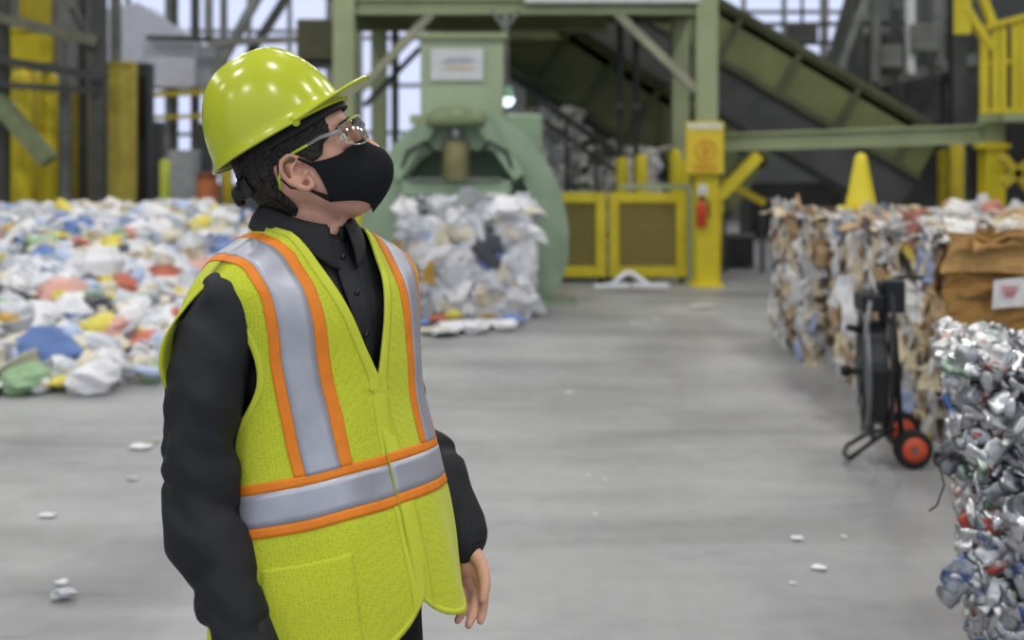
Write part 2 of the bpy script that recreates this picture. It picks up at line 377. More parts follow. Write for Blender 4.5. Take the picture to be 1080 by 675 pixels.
build('valve', MB().box(ec+V((0, 0, .36)), (.04, .05, .06)), black, ex); build('handle', MB().bar(ec+V((0, .03, .40)), ec+V((0, -.09, .43)), .025, .012), black, ex)
build('hose', MB().tube([ec+V((.02, -.02, .36)), ec+V((.09, -.03, .30)), ec+V((.085, -.03, .12))], .012, 6), black, ex)
build('tag', MB().box(ec+V((0, -.07, .46)), (.10, .01, .13)), white_p, ex); build('bracket', MB().box(ec+V((0, .09, .2)), (.06, .08, .05)), steel_d, ex)
# yellow knee brace to the right of the column
kb = thing('knee_brace', 'thick yellow diagonal brace right of the signed column', 'brace', (P(757, 0, 13.7).x, 13.7, 0))
build('strut', MB().bar(P(756, 209, 13.7), P(800, 164, 13.7), .16, .13), yel, kb); build('gusset', MB().box(P(758, 212, 13.7), (.1, .1, .3)), yel, kb)
build('shoe', MB().bar(P(756, 300, 13.7), P(758, 205, 13.7), .08, .08), yel, kb)
# white A-shaped stand on the floor
ws = thing('folding_stand', 'white A-shaped metal stand lying on the floor before the gates', 'stand', G(665, 308))
Yw = G(665, 308).y
wm = mat('white_tube', (226, 228, 236), .4, var=.02)
build('base_bar', MB().bar(P(626, 305, Yw)+V((0, 0, .03)), P(664, 304, Yw)+V((0, 0, .03)), .08, .06), wm, ws, bevel=.01); build('base_bar', MB().bar(P(666, 304, Yw)+V((0, 0, .03)), P(705, 304, Yw)+V((0, 0, .03)), .08, .06), wm, ws, bevel=.01)
build('arm', MB().tube([P(643, 302, Yw+.02), P(656, 291, Yw+.12), P(663, 287, Yw+.15)], .035, 8), wm, ws, True); build('arm', MB().tube([P(663, 287, Yw+.15), P(670, 291, Yw+.12), P(686, 302, Yw+.02)], .035, 8), wm, ws, True)
# ---- conveyors (inclined housings)
def conveyor(name, label, a, b_, dpth, hgt, gap, m, Yc, bm=belt, ribs=7, legs=()):
    """a, b_: upper edge ends (world), housing of height hgt hanging below, belt under it"""
    a, b_ = V(a), V(b_); t = thing(name, label, 'conveyor', (b_.x, b_.y, 0)); d = (b_-a).normalized(); n = V((-d.z, 0, d.x)); n = n if n.z < 0 else -n
    build('side_panel', MB().prism([a, b_, b_+n*hgt, a+n*hgt], (0, .05, 0)), m, t)
    build('side_panel', MB().prism([a+V((0, dpth, 0)), b_+V((0, dpth, 0)), b_+V((0, dpth, 0))+n*hgt, a+V((0, dpth, 0))+n*hgt], (0, .05, 0)), m, t)
    build('top_flange', MB().bar(a+V((0, -.03, 0)), b_+V((0, -.03, 0)), .14, .10), g_deep, t)
    build('bottom_flange', MB().bar(a+n*hgt+V((0, -.03, 0)), b_+n*hgt+V((0, -.03, 0)), .14, .10), g_deep, t)
    build('belt', MB().prism([a+n*(hgt+.06), b_+n*(hgt+.06), b_+n*(hgt+gap), a+n*(hgt+gap)], (0, dpth, 0)), bm, t)
    build('cover', MB().prism([a+n*.1, b_+n*.1, b_+n*.2, a+n*.2], (0, dpth, 0)), m, t)
    for i in range(ribs):
        p = a+(b_-a)*(i+.6)/ribs+V((0, -.04, 0)); build('rib', MB().bar(p, p+n*hgt, .09, .07, up=(0, 1, 0)), g_deep, t)
    for k, dy in legs:
        p = a+(b_-a)*k+n*(hgt+gap)
        if p.z > .1: build('leg', MB().box((p.x, p.y+dy, p.z/2), (.16, .16, p.z)), g_dark, t)
    return t
conveyor('inclined_conveyor', 'olive green inclined conveyor housing running down to the right', P(560, -115, 17.5), P(995, 140, 17.5), 1.0, .82, .72, g_dark, 17.5, legs=((.25, .2), (.25, .8), (.9, .2)))
conveyor('inclined_conveyor', 'lower green inclined conveyor behind the signed column', P(480, -52, 16.6), P(812, 166, 16.6), 0.7, 0.98, .17, mat('conveyor_green_lower', (98, 104, 66), .6, var=.2, scale=1.5), 16.6, legs=((.2, .2), (.5, .2)))
# railing of the lower walkway
rl = thing('stair_railing', 'dark sloping handrail in front of the grey bales', 'railing', (P(650, 0, 14.95).x, 14.95, 0))
build('handrail', MB().tube([P(556, 96, 14.95), P(660, 168, 14.95)], .05, 8), steel_d, rl); build('midrail', MB().tube([P(560, 118, 14.95), P(655, 184, 14.95)], .03, 8), steel_d, rl)
for k in (.1, .4, .7, 1): p = P(556, 96, 14.95).lerp(P(660, 168, 14.95), k); build('baluster', MB().tube([(p.x, p.y, 0), p], .03, 6), steel_d, rl)
# wide green panel behind the platform
pn = thing('hopper', 'wide olive green hopper behind the platform beams', 'hopper', (P(640, 0, 18.8).x, 18.8, 0))
build('front_panel', MB().prism(poly([(545, 20), (745, 20), (745, 120), (640, 170), (560, 100)], 18.6), (0, .06, 0)), g_dark, pn)
build('rear_panel', MB().prism(poly([(545, 20), (745, 20), (745, 120), (640, 170), (560, 100)], 19.6), (0, .06, 0)), g_dark, pn)
for a, b_ in (((560, 60), (740, 66)), ((600, 24), (735, 118)), ((600, 24), (560, 98)), ((690, 24), (690, 140))): build('rib', MB().bar(P(*a, 18.55), P(*b_, 18.55), .12, .10), g_deep, pn)
build('leg', MB().box((P(735, 0, 19).x, 19.0, 1.5), (.2, .2, 3)), g_dark, pn); build('leg', MB().box((P(560, 0, 19).x, 19.0, 1.6), (.2, .2, 3.2)), g_dark, pn)
build('sticker', MB().box(P(608, 94, 18.5), (.30, .02, .22), M4.Rotation(R(30), 3, 'Y')), white_p, pn); build('sticker', MB().box(P(618, 100, 18.5), (.16, .02, .16), M4.Rotation(R(30), 3, 'Y')), red, pn)
# ---- right hand frame: long green beam, yellow columns, stair rails
rf = thing('conveyor_support_frame', 'long green beam on yellow footed column at the right', 'frame', (P(1046, 0, 13.2).x, 13.2, 0))
build('beam', MB().ibeam(P(762, 150, 14.0), P(1046, 141, 13.2), .2, .23), g_mid, rf)
col(1046, 13.2, 2.15, True, .22, rf, g_mid, P(0, 150, 13.2).z); build('bracket', MB().box(P(1046, 154, 13.1), (.34, .26, .06)), yel, rf)
col(1010, 17, 5.6, False, .22, rf, steel_d); 
for px, y0, y1, Y in ((996, 158, 186, 17.4), (1009, 152, 224, 16.2)):
    p = P(px, y1, Y); q = P(px, y0, Y); build('yellow_post', MB().box((p.x, Y, q.z/2), (.16, .16, q.z)), yel_d, rf)
st = thing('stair_guard', 'yellow stair guard with slatted panel at top right', 'railing', (P(1062, 0, 12.6).x, 12.6, 0))
build('post', MB().bar(P(1015, -40, 12.6), P(1015, 36, 12.6), .17, .08), yel, st)
build('sloped_rail', MB().bar(P(1018, 8, 12.6), P(1046, 52, 12.6), .11, .08), yel, st); build('sloped_rail', MB().bar(P(1034, -8, 12.6), P(1048, 28, 12.6), .10, .08), yel, st)
for px, y0 in ((1038, 30), (1050, 26), (1057, 26), (1071, 22), (1078, 20), (1092, 18)): build('slat', MB().bar(P(px, y0, 12.6), P(px, 120, 12.6), .085, .05), yel, st)
build('top_rail', MB().bar(P(1040, 28, 12.55), P(1100, 12, 12.55), .08, .06), yel, st); build('bottom_rail', MB().bar(P(1044, 117, 12.6), P(1100, 117, 12.6), .08, .06), yel, st); build('mid_rail', MB().bar(P(1044, 66, 12.63), P(1100, 62, 12.63), .06, .05), yel, st)
build('lower_brace', MB().bar(P(1057, 165, 12.6), P(1090, 205, 12.6), .11, .09), yel_d, st); build('lower_brace', MB().bar(P(1057, 195, 12.6), P(1090, 168, 12.6), .11, .09), yel_d, st)
build('leg', MB().box((P(1092, 0, 12.6).x, 12.6, 1.1), (.12, .12, 2.2)), yel_d, st); build('platform', MB().box((P(1075, 0, 13.0).x, 12.85, P(0, 124, 12.6).z), (.8, .7, .08)), g_mid, st)
# dark machine block and grey walkway behind
dm = thing('sorting_machine', 'dark sorting machine block behind the yellow posts', 'machine', (P(1010, 0, 20).x, 20, 0))
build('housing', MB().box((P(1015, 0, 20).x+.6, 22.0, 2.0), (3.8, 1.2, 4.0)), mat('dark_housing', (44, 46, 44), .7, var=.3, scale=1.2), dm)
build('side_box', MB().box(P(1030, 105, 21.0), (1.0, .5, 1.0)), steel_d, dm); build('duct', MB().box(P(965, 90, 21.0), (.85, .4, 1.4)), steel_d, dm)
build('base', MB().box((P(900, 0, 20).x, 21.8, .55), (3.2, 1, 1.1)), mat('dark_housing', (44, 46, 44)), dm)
wk = thing('walkway', 'grey steel walkway sloping above the conveyor end', 'walkway', (P(960, 0, 19.2).x, 19.2, 0))
build('stringer', MB().bar(P(925, 86, 19.2), P(1030, 62, 19.2), .14, .20), steel_g, wk); build('stringer', MB().bar(P(925, 86, 20.1), P(1030, 62, 20.1), .14, .20), steel_g, wk)
for px, y0, y1, m_ in ((923, -20, 86, steel_g), (960, -20, 78, white_p), (990, -20, 70, steel_g), (905, -10, 70, steel_d), (945, 10, 80, steel_d)): build('upright', MB().bar(P(px, y0, 19.1), P(px, y1, 19.1), .13), m_, wk)
for a, b_ in (((946, -166), (875, 75)), ((990, -215), (880, 85))): build('diagonal', MB().bar(P(*a, 19.0), P(*b_, 19.0), .2, .12), steel_d if a[0] == 946 else steel_g, wk)
for y in (24, 44): build('rail', MB().bar(P(800, y+2, 19.3), P(1010, y, 19.3), .07), steel_d, wk)
for px in (1000, 930): build('leg', MB().box((P(px, 0, 19.6).x, 19.6, 1.45), (.15, .15, 2.9)), steel_d, wk)
build('deck', MB().prism([P(925, 86, 19.2), P(1030, 62, 19.2), P(1030, 62, 19.2)-V((0, 0, .05)), P(925, 86, 19.2)-V((0, 0, .05))], (0, .9, 0)), steel_d, wk)
# assorted units on the walkway
for k, (px, py, sz, m_, lab) in enumerate(((846, 36, (.5, .4, .35), steel_d, 'dark motor box above the conveyor head'), (940, 60, (.32, .4, .4), steel_g, 'pale grey control box on the grey walkway'), (975, 40, (.45, .4, .5), steel_g, 'grey junction box on the walkway rail'))):
    sz = (sz[0], .2, sz[2]); c = P(px, py, 18.94); t = thing('control_box', lab, 'control box', c-V((0, 0, sz[2]/2)))
    build('case', MB().box(c, sz), m_, t, bevel=.02); build('door', MB().box(c+V((0, -sz[1]/2-.01, 0)), (sz[0]*.8, .02, sz[2]*.8)), m_, t); build('conduit', MB().tube([c+V((0, 0, sz[2]/2)), c+V((0, 0, sz[2]/2+.8))], .03, 6), steel_d, t)
    build('bracket', MB().bar(c+V((0, 0, -sz[2]/2)), c+V((.2, 0, -sz[2]/2-.5)), .06), steel_d, t)
# low shaded things under the beam
ob = thing('waste_bin', 'dark open steel bin in the shade beyond the column', 'bin', G(775, 283))
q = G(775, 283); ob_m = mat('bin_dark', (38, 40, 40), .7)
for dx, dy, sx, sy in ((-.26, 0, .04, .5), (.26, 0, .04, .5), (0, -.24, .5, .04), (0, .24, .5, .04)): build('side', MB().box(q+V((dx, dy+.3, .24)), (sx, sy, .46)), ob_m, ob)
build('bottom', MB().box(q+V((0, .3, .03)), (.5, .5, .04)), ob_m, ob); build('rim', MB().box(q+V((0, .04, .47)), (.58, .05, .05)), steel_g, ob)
yb = thing('barrier', 'low dull yellow barrier rail in the shade', 'barrier', (P(785, 0, 15.2).x, 15.2, 0))
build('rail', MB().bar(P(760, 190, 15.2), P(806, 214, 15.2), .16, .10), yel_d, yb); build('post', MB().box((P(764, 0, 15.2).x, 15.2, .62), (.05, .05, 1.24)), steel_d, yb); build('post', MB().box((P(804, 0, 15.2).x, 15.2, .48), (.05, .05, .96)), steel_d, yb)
# ---- left: racks, tanks, white hopper, cabinets
YLf = 16.5
lf = thing('steel_rack', 'grey steel rack frame crowded with yellow units at the left', 'rack', (P(50, 0, YLf).x, YLf, 0))
def lbar(a, b_, w_, m_, Y=YLf, nm='bar'): build(nm, MB().bar(P(*a, Y), P(*b_, Y), w_, w_*.8), m_, lf)
olive_g = mat('olive_grey', (98, 98, 84), .6, var=.15)
lpx = lambda px, Y: P(px, 0, Y).x
for px, w_, Y in ((2, .18, YLf), (104, .20, YLf), (70, .14, 17.2), (88, .12, 17.8), (122, .14, 17.6), (60, .12, 18)): build('upright', MB().box((lpx(px, Y), Y, 2.5), (w_, w_, 5.0)), steel_d if px in (2, 104, 88) else steel_g, lf)
lbar((-20, 14), (104, 44), .20, olive_g, YLf-.1, 'beam'); lbar((-20, 60), (112, 82), .16, steel_d, YLf-.1, 'beam'); lbar((-20, 88), (104, 96), .12, steel_d, YLf-.1, 'beam')
lbar((-4, 104), (52, 170), .28, mat('brace_green', (112, 124, 88), .6), YLf-.25, 'brace'); lbar((76, 8), (108, 72), .12, steel_d, YLf+.2, 'brace')
def tank(px, y0, y1, wpx, Y, m_, lab, lid=True):
    a, b_ = P(px, y1, Y), P(px, y0, Y); r_ = wpx/2/FP*Y; h = b_.z-max(0, a.z); z0 = max(0, a.z)
    t = thing('yellow_tank', lab, 'tank', (a.x, Y, z0))
    build('shell', MB().lathe([(r_*.92, 0), (r_, .04), (r_, h-.08), (r_*.8, h)], 18, None, (a.x, Y, z0)), m_, t, True)
    for k in (.25, .7): build('hoop', MB().lathe([(r_*1.04, -.03), (r_*1.04, .03)], 18, None, (a.x, Y, z0+h*k)), m_, t)
    build('cap', MB().lathe([(r_*.5, 0), (r_*.45, .08), (0, .09)], 12, None, (a.x, Y, z0+h-.01)), m_, t)
def ypanel(x0, x1, y0, y1, Y, m_, lab, nm='guard_screen'):
    a, b_ = P(x0, y1, Y), P(x1, y0, Y); z0 = max(a.z, 0.0); t = thing(nm, lab, 'panel', ((a.x+b_.x)/2, Y, z0)); c = V(((a.x+b_.x)/2, Y, (z0+b_.z)/2)); W_, H_ = b_.x-a.x, b_.z-z0
    build('sheet', MB().box(c, (W_, .06, H_)), m_, t)
    for sx in (-1, 1): build('edge', MB().box(c+V((sx*(W_/2-.03), -.04, 0)), (.06, .05, H_)), m_, t)
    for sz in (-1, 1): build('edge', MB().box(c+V((0, -.04, sz*(H_/2-.03))), (W_-.12, .05, .06)), m_, t)
    return t
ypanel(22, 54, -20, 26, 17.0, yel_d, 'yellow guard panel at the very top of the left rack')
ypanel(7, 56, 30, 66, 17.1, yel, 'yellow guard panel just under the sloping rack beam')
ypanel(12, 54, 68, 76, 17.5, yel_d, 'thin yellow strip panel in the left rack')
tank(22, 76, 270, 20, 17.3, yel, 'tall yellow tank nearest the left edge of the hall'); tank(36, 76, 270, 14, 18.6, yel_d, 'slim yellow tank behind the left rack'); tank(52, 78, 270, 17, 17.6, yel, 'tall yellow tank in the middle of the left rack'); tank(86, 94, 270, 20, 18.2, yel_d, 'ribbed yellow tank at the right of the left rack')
ypanel(110, 144, 65, 250, 17.3, mat('panel_ochre', (176, 160, 66), .6, var=.1), 'tall ochre yellow panel beside the black column')
bx_ = thing('machine_column', 'black column box standing behind the ochre panel', 'machine', (lpx(150, 18), 18, 0)); build('case', MB().box((lpx(150, 18), 18, 1.56), (.30, .3, 3.12)), mat('near_black', (48, 50, 54), .6), bx_); build('door', MB().box((lpx(150, 18), 17.84, 2.4), (.22, .02, 1.0)), black, bx_); build('foot', MB().box((lpx(152, 18), 18, .1), (.5, .45, .2)), steel_d, bx_)
hp = thing('white_hopper', 'large white hopper high in front of the window wall', 'hopper', (lpx(150, 22), 22, 0)); hw = mat('hopper_white', (186, 190, 204), .6, var=.05)
build('bin', MB().prism(poly([(100, 12), (145, 2), (205, 42), (205, 92), (150, 92), (108, 70)], 22), (0, 1.2, 0)), hw, hp, bevel=.02); build('ledge', MB().prism(poly([(112, 55), (128, 46), (150, 58), (150, 66), (112, 66)], 21.9), (0, .1, 0)), hw, hp)
build('bin_side', MB().prism(poly([(207, 50), (228, 46), (228, 92), (207, 92)], 22.2), (0, 1, 0)), mat('hopper_grey', (160, 164, 172), .6), hp)
for px in (178, 184, 206, 236): build('leg', MB().box((lpx(px, 22.3), 22.3, 2.6), (.12 if px != 206 else .15, .15, 5.2)), steel_d if px in (184, 206) else steel_g, hp)
build('yellow_rail', MB().bar(P(155, 100, 21.8), P(222, 97, 21.8), .13, .10), yel_d, hp); build('yellow_rail', MB().bar(P(158, 124, 21.8), P(222, 122, 21.8), .08, .08), yel_d, hp)
build('cross_rail', MB().bar(P(155, 40, 21.8), P(262, 42, 21.8), .12, .10), steel_d, hp); build('diagonal', MB().bar(P(344, -135, 21.6), P(226, 80, 21.6), .26, .15), steel_g, hp); build('diagonal', MB().bar(P(384, -132, 21.7), P(262, 60, 21.7), .22, .15), steel_d, hp)
build('beam', MB().bar(P(225, 45, 21.5), P(348, 40, 21.5), .14, .14), steel_g, hp)
dk = thing('motor_unit', 'dark olive motor unit above the hard hat', 'machine', P(336, 70, 18)); build('case', MB().box(P(336, 46, 18), (.62, .6, .75)), mat('motor_olive', (74, 74, 48), .6), dk, bevel=.04); build('base', MB().box(P(334, 68, 18), (.9, .6, .12)), steel_d, dk); build('stand', MB().box((P(330, 0, 18.2).x, 18.2, 1.5), (.2, .2, 3.0)), steel_d, dk)
for k, (px, wpx, y0, y1, Y, m_, lab) in enumerate(((195, 26, 158, 240, 17.5, mat('cabinet_grey', (152, 156, 160), .5), 'pale grey electrical cabinet behind the plastic heap'), (163, 14, 128, 200, 19.5, steel_d, 'narrow dark cabinet beside the black column'), (215, 18, 130, 190, 20.5, steel_d, 'dark cabinet under the window wall'), (133, 20, 150, 215, 20, mat('cabinet_blue', (96, 104, 120), .5), 'blue grey cabinet behind the ochre panel'))):
    a, b_ = P(px, y1, Y), P(px, y0, Y); W_ = wpx/FP*Y; z1 = b_.z
    t = thing('cabinet', lab, 'cabinet', (a.x, Y, 0)); build('body', MB().box((a.x, Y, z1/2), (W_, .4, z1)), m_, t, bevel=.01); build('door', MB().box((a.x, Y-.21, z1*.55), (W_*.8, .02, z1*.7)), m_, t); build('handle', MB().box((a.x+W_*.3, Y-.23, z1*.5), (.03, .03, .12)), black, t)
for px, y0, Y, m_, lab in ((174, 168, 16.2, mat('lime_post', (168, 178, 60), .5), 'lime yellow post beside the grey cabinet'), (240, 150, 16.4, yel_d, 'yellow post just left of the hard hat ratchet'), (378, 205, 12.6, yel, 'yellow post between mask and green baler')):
    p = P(px, y0, Y); t = thing('bollard', lab, 'bollard', (p.x, Y, 0)); build('pipe', MB().lathe([(.08, 0), (.08, p.z-.03), (.05, p.z)], 14, None, (p.x, Y, 0)), m_, t, True); build('base_plate', MB().box((p.x, Y, .01), (.26, .26, .02)), m_, t)
ol = P(219, 230, 16); t = thing('orange_barrel', 'orange barrel standing beyond the plastic heap', 'barrel', (ol.x, 16, 0)); om = mat('barrel_orange', (170, 96, 52), .6)
build('shell', MB().lathe([(.15, 0), (.16, .05), (.15, .5), (.16, .55), (.15, 1.25), (.12, 1.32), (0, 1.33)], 16, None, (ol.x, 16, 0)), om, t, True); build('lid', MB().lathe([(.16, 1.3), (.16, 1.36), (0, 1.37)], 16, None, (ol.x, 16, 0)), mat('barrel_lid', (120, 64, 40), .6), t)
# ============================================================ bales, heap, reel cart, litter
rnd = random.Random(11)
def setmat(o, m):
    o.material_slots[0].link = 'OBJECT'; o.material_slots[0].material = m
def crumple(seed, n=4, t=.02, amp=.22):                       # a crumpled sheet, unit size in x and y, thick
    r_ = random.Random(seed); mb = MB(); H_ = {}
    for i in range(n):
        for j in range(n):
            H_[i, j] = V((i/(n-1)-.5+r_.uniform(-.08, .08), j/(n-1)-.5+r_.uniform(-.08, .08), r_.uniform(-amp, amp)))
    top = [H_[i, j] for i in range(n) for j in range(n)]; bot = [p-V((0, 0, t*2)) for p in top]
    fs = []; N = n*n
    for i in range(n-1):
        for j in range(n-1):
            a = i*n+j; q = (a, a+n, a+n+1, a+1); fs.append(q); fs.append(tuple(x+N for x in reversed(q)))
    rim_ = [i*n for i in range(n)]+[(n-1)*n+j for j in range(1, n)]+[i*n+n-1 for i in range(n-2, -1, -1)]+[j for j in range(n-2, 0, -1)]
    for k in range(len(rim_)): a, b_ = rim_[k], rim_[(k+1) % len(rim_)]; fs.append((b_, a, a+N, b_+N))
    return mb.add(top+bot, fs)
def lump(seed, n=8, m=6, amp=.3):                             # a crushed bag: noisy rounded lump of unit size
    mb = MB(); mb.ball((0, 0, 0), .5, n, m); o_ = V((seed*3.1, seed*1.7, 0))
    mb.v = [tuple(V(v)*(1+amp*1.5*NZ.noise(V(v)*2.6+o_)+amp*NZ.noise(V(v)*6+o_))) for v in mb.v]; return mb
def bottle(seed):                                             # jug or bottle lying along y
    r_ = random.Random(seed); w = r_.uniform(.17, .24); fl = r_.uniform(.55, .9)
    prof = [(.0, -.5), (w*.85, -.5), (w, -.46), (w*r_.uniform(.8, 1), -.1), (w, .12), (w*.75, .26), (.07, .36), (.065, .40), (.08, .40), (.08, .48), (0, .49)]
    mb = MB(); mb.lathe(prof[1:-1], 10, M4.Rotation(R(-90), 3, 'X'))
    mb.v = [(v[0]+.05*NZ.noise(V(v)*5+V((seed, 0, 0))), v[1], v[2]*fl+.05*NZ.noise(V(v)*5+V((0, seed, 0)))) for v in mb.v]; return mb
def tub(seed):
    r_ = random.Random(seed); a = r_.uniform(.3, .42); h = r_.uniform(.4, .7)
    mb = MB().lathe([(a*.8, 0), (a, h), (a*1.08, h), (a*1.08, h+.03), (a*.94, h+.03), (a*.75, .05)], 12)
    mb.v = [(v[0]*(1+.15*NZ.noise(V(v)*4+V((seed, 0, 0)))), v[1]*(1+.15*NZ.noise(V(v)*4+V((0, seed, 0)))), v[2]-h/2) for v in mb.v]; return mb
def pm(n, c, rough=.45, **k): return mat('plastic_'+n, c, rough, var=.07, scale=9, **k)
PL = [('white', pm('white', (228, 228, 232)), 10), ('milky', pm('milky', (206, 210, 218), .3), 7), ('cream', pm('cream', (218, 210, 190)), 7), ('pale grey', pm('grey', (176, 180, 186)), 4), ('pale blue', pm('paleblue', (176, 192, 222)), 3),
      ('blue', pm('blue', (98, 128, 186)), 1.2), ('yellow', pm('yellow', (220, 204, 84)), 1.8), ('ochre', pm('ochre', (190, 150, 60)), 1.0), ('orange red', pm('red', (200, 112, 86)), .8), ('pink', pm('pink', (216, 164, 152)), .9), ('green', pm('green', (146, 178, 138)), .8), ('dark', pm('dark', (70, 72, 80)), .8)]
PLn, PLm, PLw = [a for a, _, _ in PL], [b for _, b, _ in PL], [c for _, _, c in PL]
# ---- heap of loose plastics, left
def hp_h(x, y):
    fx = max(0, min(1, (-2.35-x)/1.6)); front = 7.5+.12*sin(x*2)+max(0, (x+3.1))*.55
    fy = max(0, y-front)
    h = min(1, fy/5.2)**.85*.78*fx**.55 if fy > 0 and fx > 0 else 0
    if y > 14.0: h *= max(0, 1-(y-14.0)/1.8)
    if h <= 0: return 0
    return max(0, h+.09*NZ.noise(V((x*.9, y*.9, 3)))*min(1, h*4)+.16*math.exp(-((x+3.6)/.7)**2-((y-12.6)/1.0)**2))
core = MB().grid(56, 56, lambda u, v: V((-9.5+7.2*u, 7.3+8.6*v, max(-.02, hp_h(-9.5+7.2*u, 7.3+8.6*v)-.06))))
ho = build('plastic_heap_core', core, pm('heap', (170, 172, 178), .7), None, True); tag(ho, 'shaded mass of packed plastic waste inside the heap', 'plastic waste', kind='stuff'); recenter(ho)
KB = [lump(k, 8, 6, .34).mesh('bag', PLm[0], False) for k in range(5)]; KO = [bottle(k).mesh('bottle', PLm[0], True) for k in range(4)]; KT = [tub(k).mesh('tub', PLm[0], True) for k in range(3)]; KS = [crumple(50+k, 4, .012, .16).mesh('sheet', PLm[0]) for k in range(4)]
for l_ in (KB, KO, KT, KS):
    for me in l_: me.transform(M4.Translation((0, 0, 0)))
def heap_item(x, y, z, sc, kind_):
    me = rnd.choice((KB, KO, KT, KS)[kind_]); ci = rnd.choices(range(len(PL)), PLw)[0]
    rot = M4.Rotation(rnd.uniform(0, 2*pi), 4, 'Z') @ M4.Rotation(rnd.uniform(-.6, .6), 4, 'X') @ M4.Rotation(rnd.uniform(-.6, .6), 4, 'Y')
    sv = V((sc, sc*rnd.uniform(.75, 1.2), sc*(rnd.uniform(.5, .8) if kind_ == 0 else rnd.uniform(.8, 1)))) if kind_ != 1 else V((sc*1.1, sc*1.35, sc*1.1))
    return me, ci, M4.Translation((x, y, z)) @ rot @ M4.Diagonal((*sv, 1))
cand = []
tries = 0
while len(cand) < 2300 and tries < 40000:
    tries += 1
    y = 7.35+8.0*rnd.random()**1.25; x = rnd.uniform(-9.2, -2.1); h = hp_h(x, y)
    if h <= .0: continue
    px = 540+FP*x/y
    if px < -260 or px > 330: continue
    cand.append((x, y, h))
vis = sorted([c for c in cand if -15 < 540+FP*c[0]/c[1] < 285], key=lambda c: c[1])
near = vis[:300]; nset = set(near)
knm = ['plastic_bag', 'plastic_bottle', 'plastic_tub', 'plastic_sheet']
kls = ['crumpled %s plastic bag in the loose plastic heap', '%s plastic bottle lying in the loose plastic heap', '%s plastic tub in the loose plastic heap', 'creased %s plastic sheet in the loose plastic heap']
for (x, y, h) in near:
    k = rnd.choices(range(4), (5, 3, 1.6, 2))[0]; sc = rnd.uniform(.17, .36)*(1 if k else 1.05)
    me, ci, Mx = heap_item(x, y, h+sc*.16+.02, sc, k)
    o = link(knm[k], me); o.matrix_world = Mx; setmat(o, PLm[ci])
    tag(o, kls[k] % PLn[ci], ['plastic bag', 'bottle', 'tub', 'plastic sheet'][k], 'loose plastics in the left heap')
# a few pieces that stand out in the heap
for nm, px, py, sc, lst, ci, lab, cat in (('plastic_bag', 26, 404, .28, KB, 10, 'pale green crushed bag at the very foot of the heap', 'plastic bag'), ('plastic_bottle', 66, 404, .24, KO, 6, 'yellow jug lying at the foot of the heap', 'bottle'), ('plastic_bag', 98, 402, .30, KB, 0, 'white crumpled bag at the foot of the heap beside the yellow jug', 'plastic bag'),
        ('plastic_bag', 46, 374, .42, KB, 5, 'big blue plastic bag near the foot of the heap', 'plastic bag'), ('plastic_bag', 108, 352, .34, KB, 6, 'bright yellow bag in the lower part of the heap', 'plastic bag'), ('plastic_bottle', 150, 392, .30, KO, 4, 'light blue bottle at the heap edge beside the sleeve', 'bottle'), ('plastic_bag', 152, 366, .26, KB, 8, 'brick red bag in the heap beside the sleeve', 'plastic bag'), ('plastic_bag', 68, 316, .40, KB, 9, 'salmon pink bag half way up the heap', 'plastic bag'), ('plastic_bag', 100, 290, .52, KB, 0, 'largest white bag in the middle of the heap', 'plastic bag')):
    y = 7.3
    while y < 14 and HC-(py-HY)/FP*y > hp_h((px-540)/FP*y, y)+sc*.25: y += .02
    x = (px-540)/FP*y; h = hp_h(x, y)
    o = link(nm, rnd.choice(lst)); o.matrix_world = M4.Translation((x, y, h+sc*.28)) @ M4.Rotation(rnd.uniform(0, 3), 4, 'Z') @ M4.Diagonal((sc*1.15, sc*1.15, sc*.8, 1)); setmat(o, PLm[ci]); tag(o, lab, cat, 'loose plastics in the left heap')
rest = {}
for c in cand:
    if c in nset: continue
    k = rnd.choices(range(4), (5, 3, 1.6, 2))[0]; sc = rnd.uniform(.18, .40)
    me, ci, Mx = heap_item(c[0], c[1], c[2]+sc*.16+.02, sc, k)
    vs, fs = rest.setdefault(ci, ([], [])); o_ = len(vs)
    vs += [tuple(Mx @ v.co) for v in me.vertices]; fs += [tuple(i+o_ for i in p.vertices) for p in me.polygons]
# the far rest of the heap: one object of many colours
av, af, ai = [], [], []
for ci, (vs, fs) in rest.items():
    o_ = len(av); av += vs; af += [tuple(i+o_ for i in f) for f in fs]; ai += [ci]*len(fs)
me = bpy.data.meshes.new('plastic_heap'); me.from_pydata(av, [], af)
for m_ in PLm: me.materials.append(m_)
me.polygons.foreach_set('material_index', ai); me.update()
ho = link('plastic_heap', me); tag(ho, 'far part of the heap of mixed loose plastics', 'plastic waste', kind='stuff'); recenter(ho)

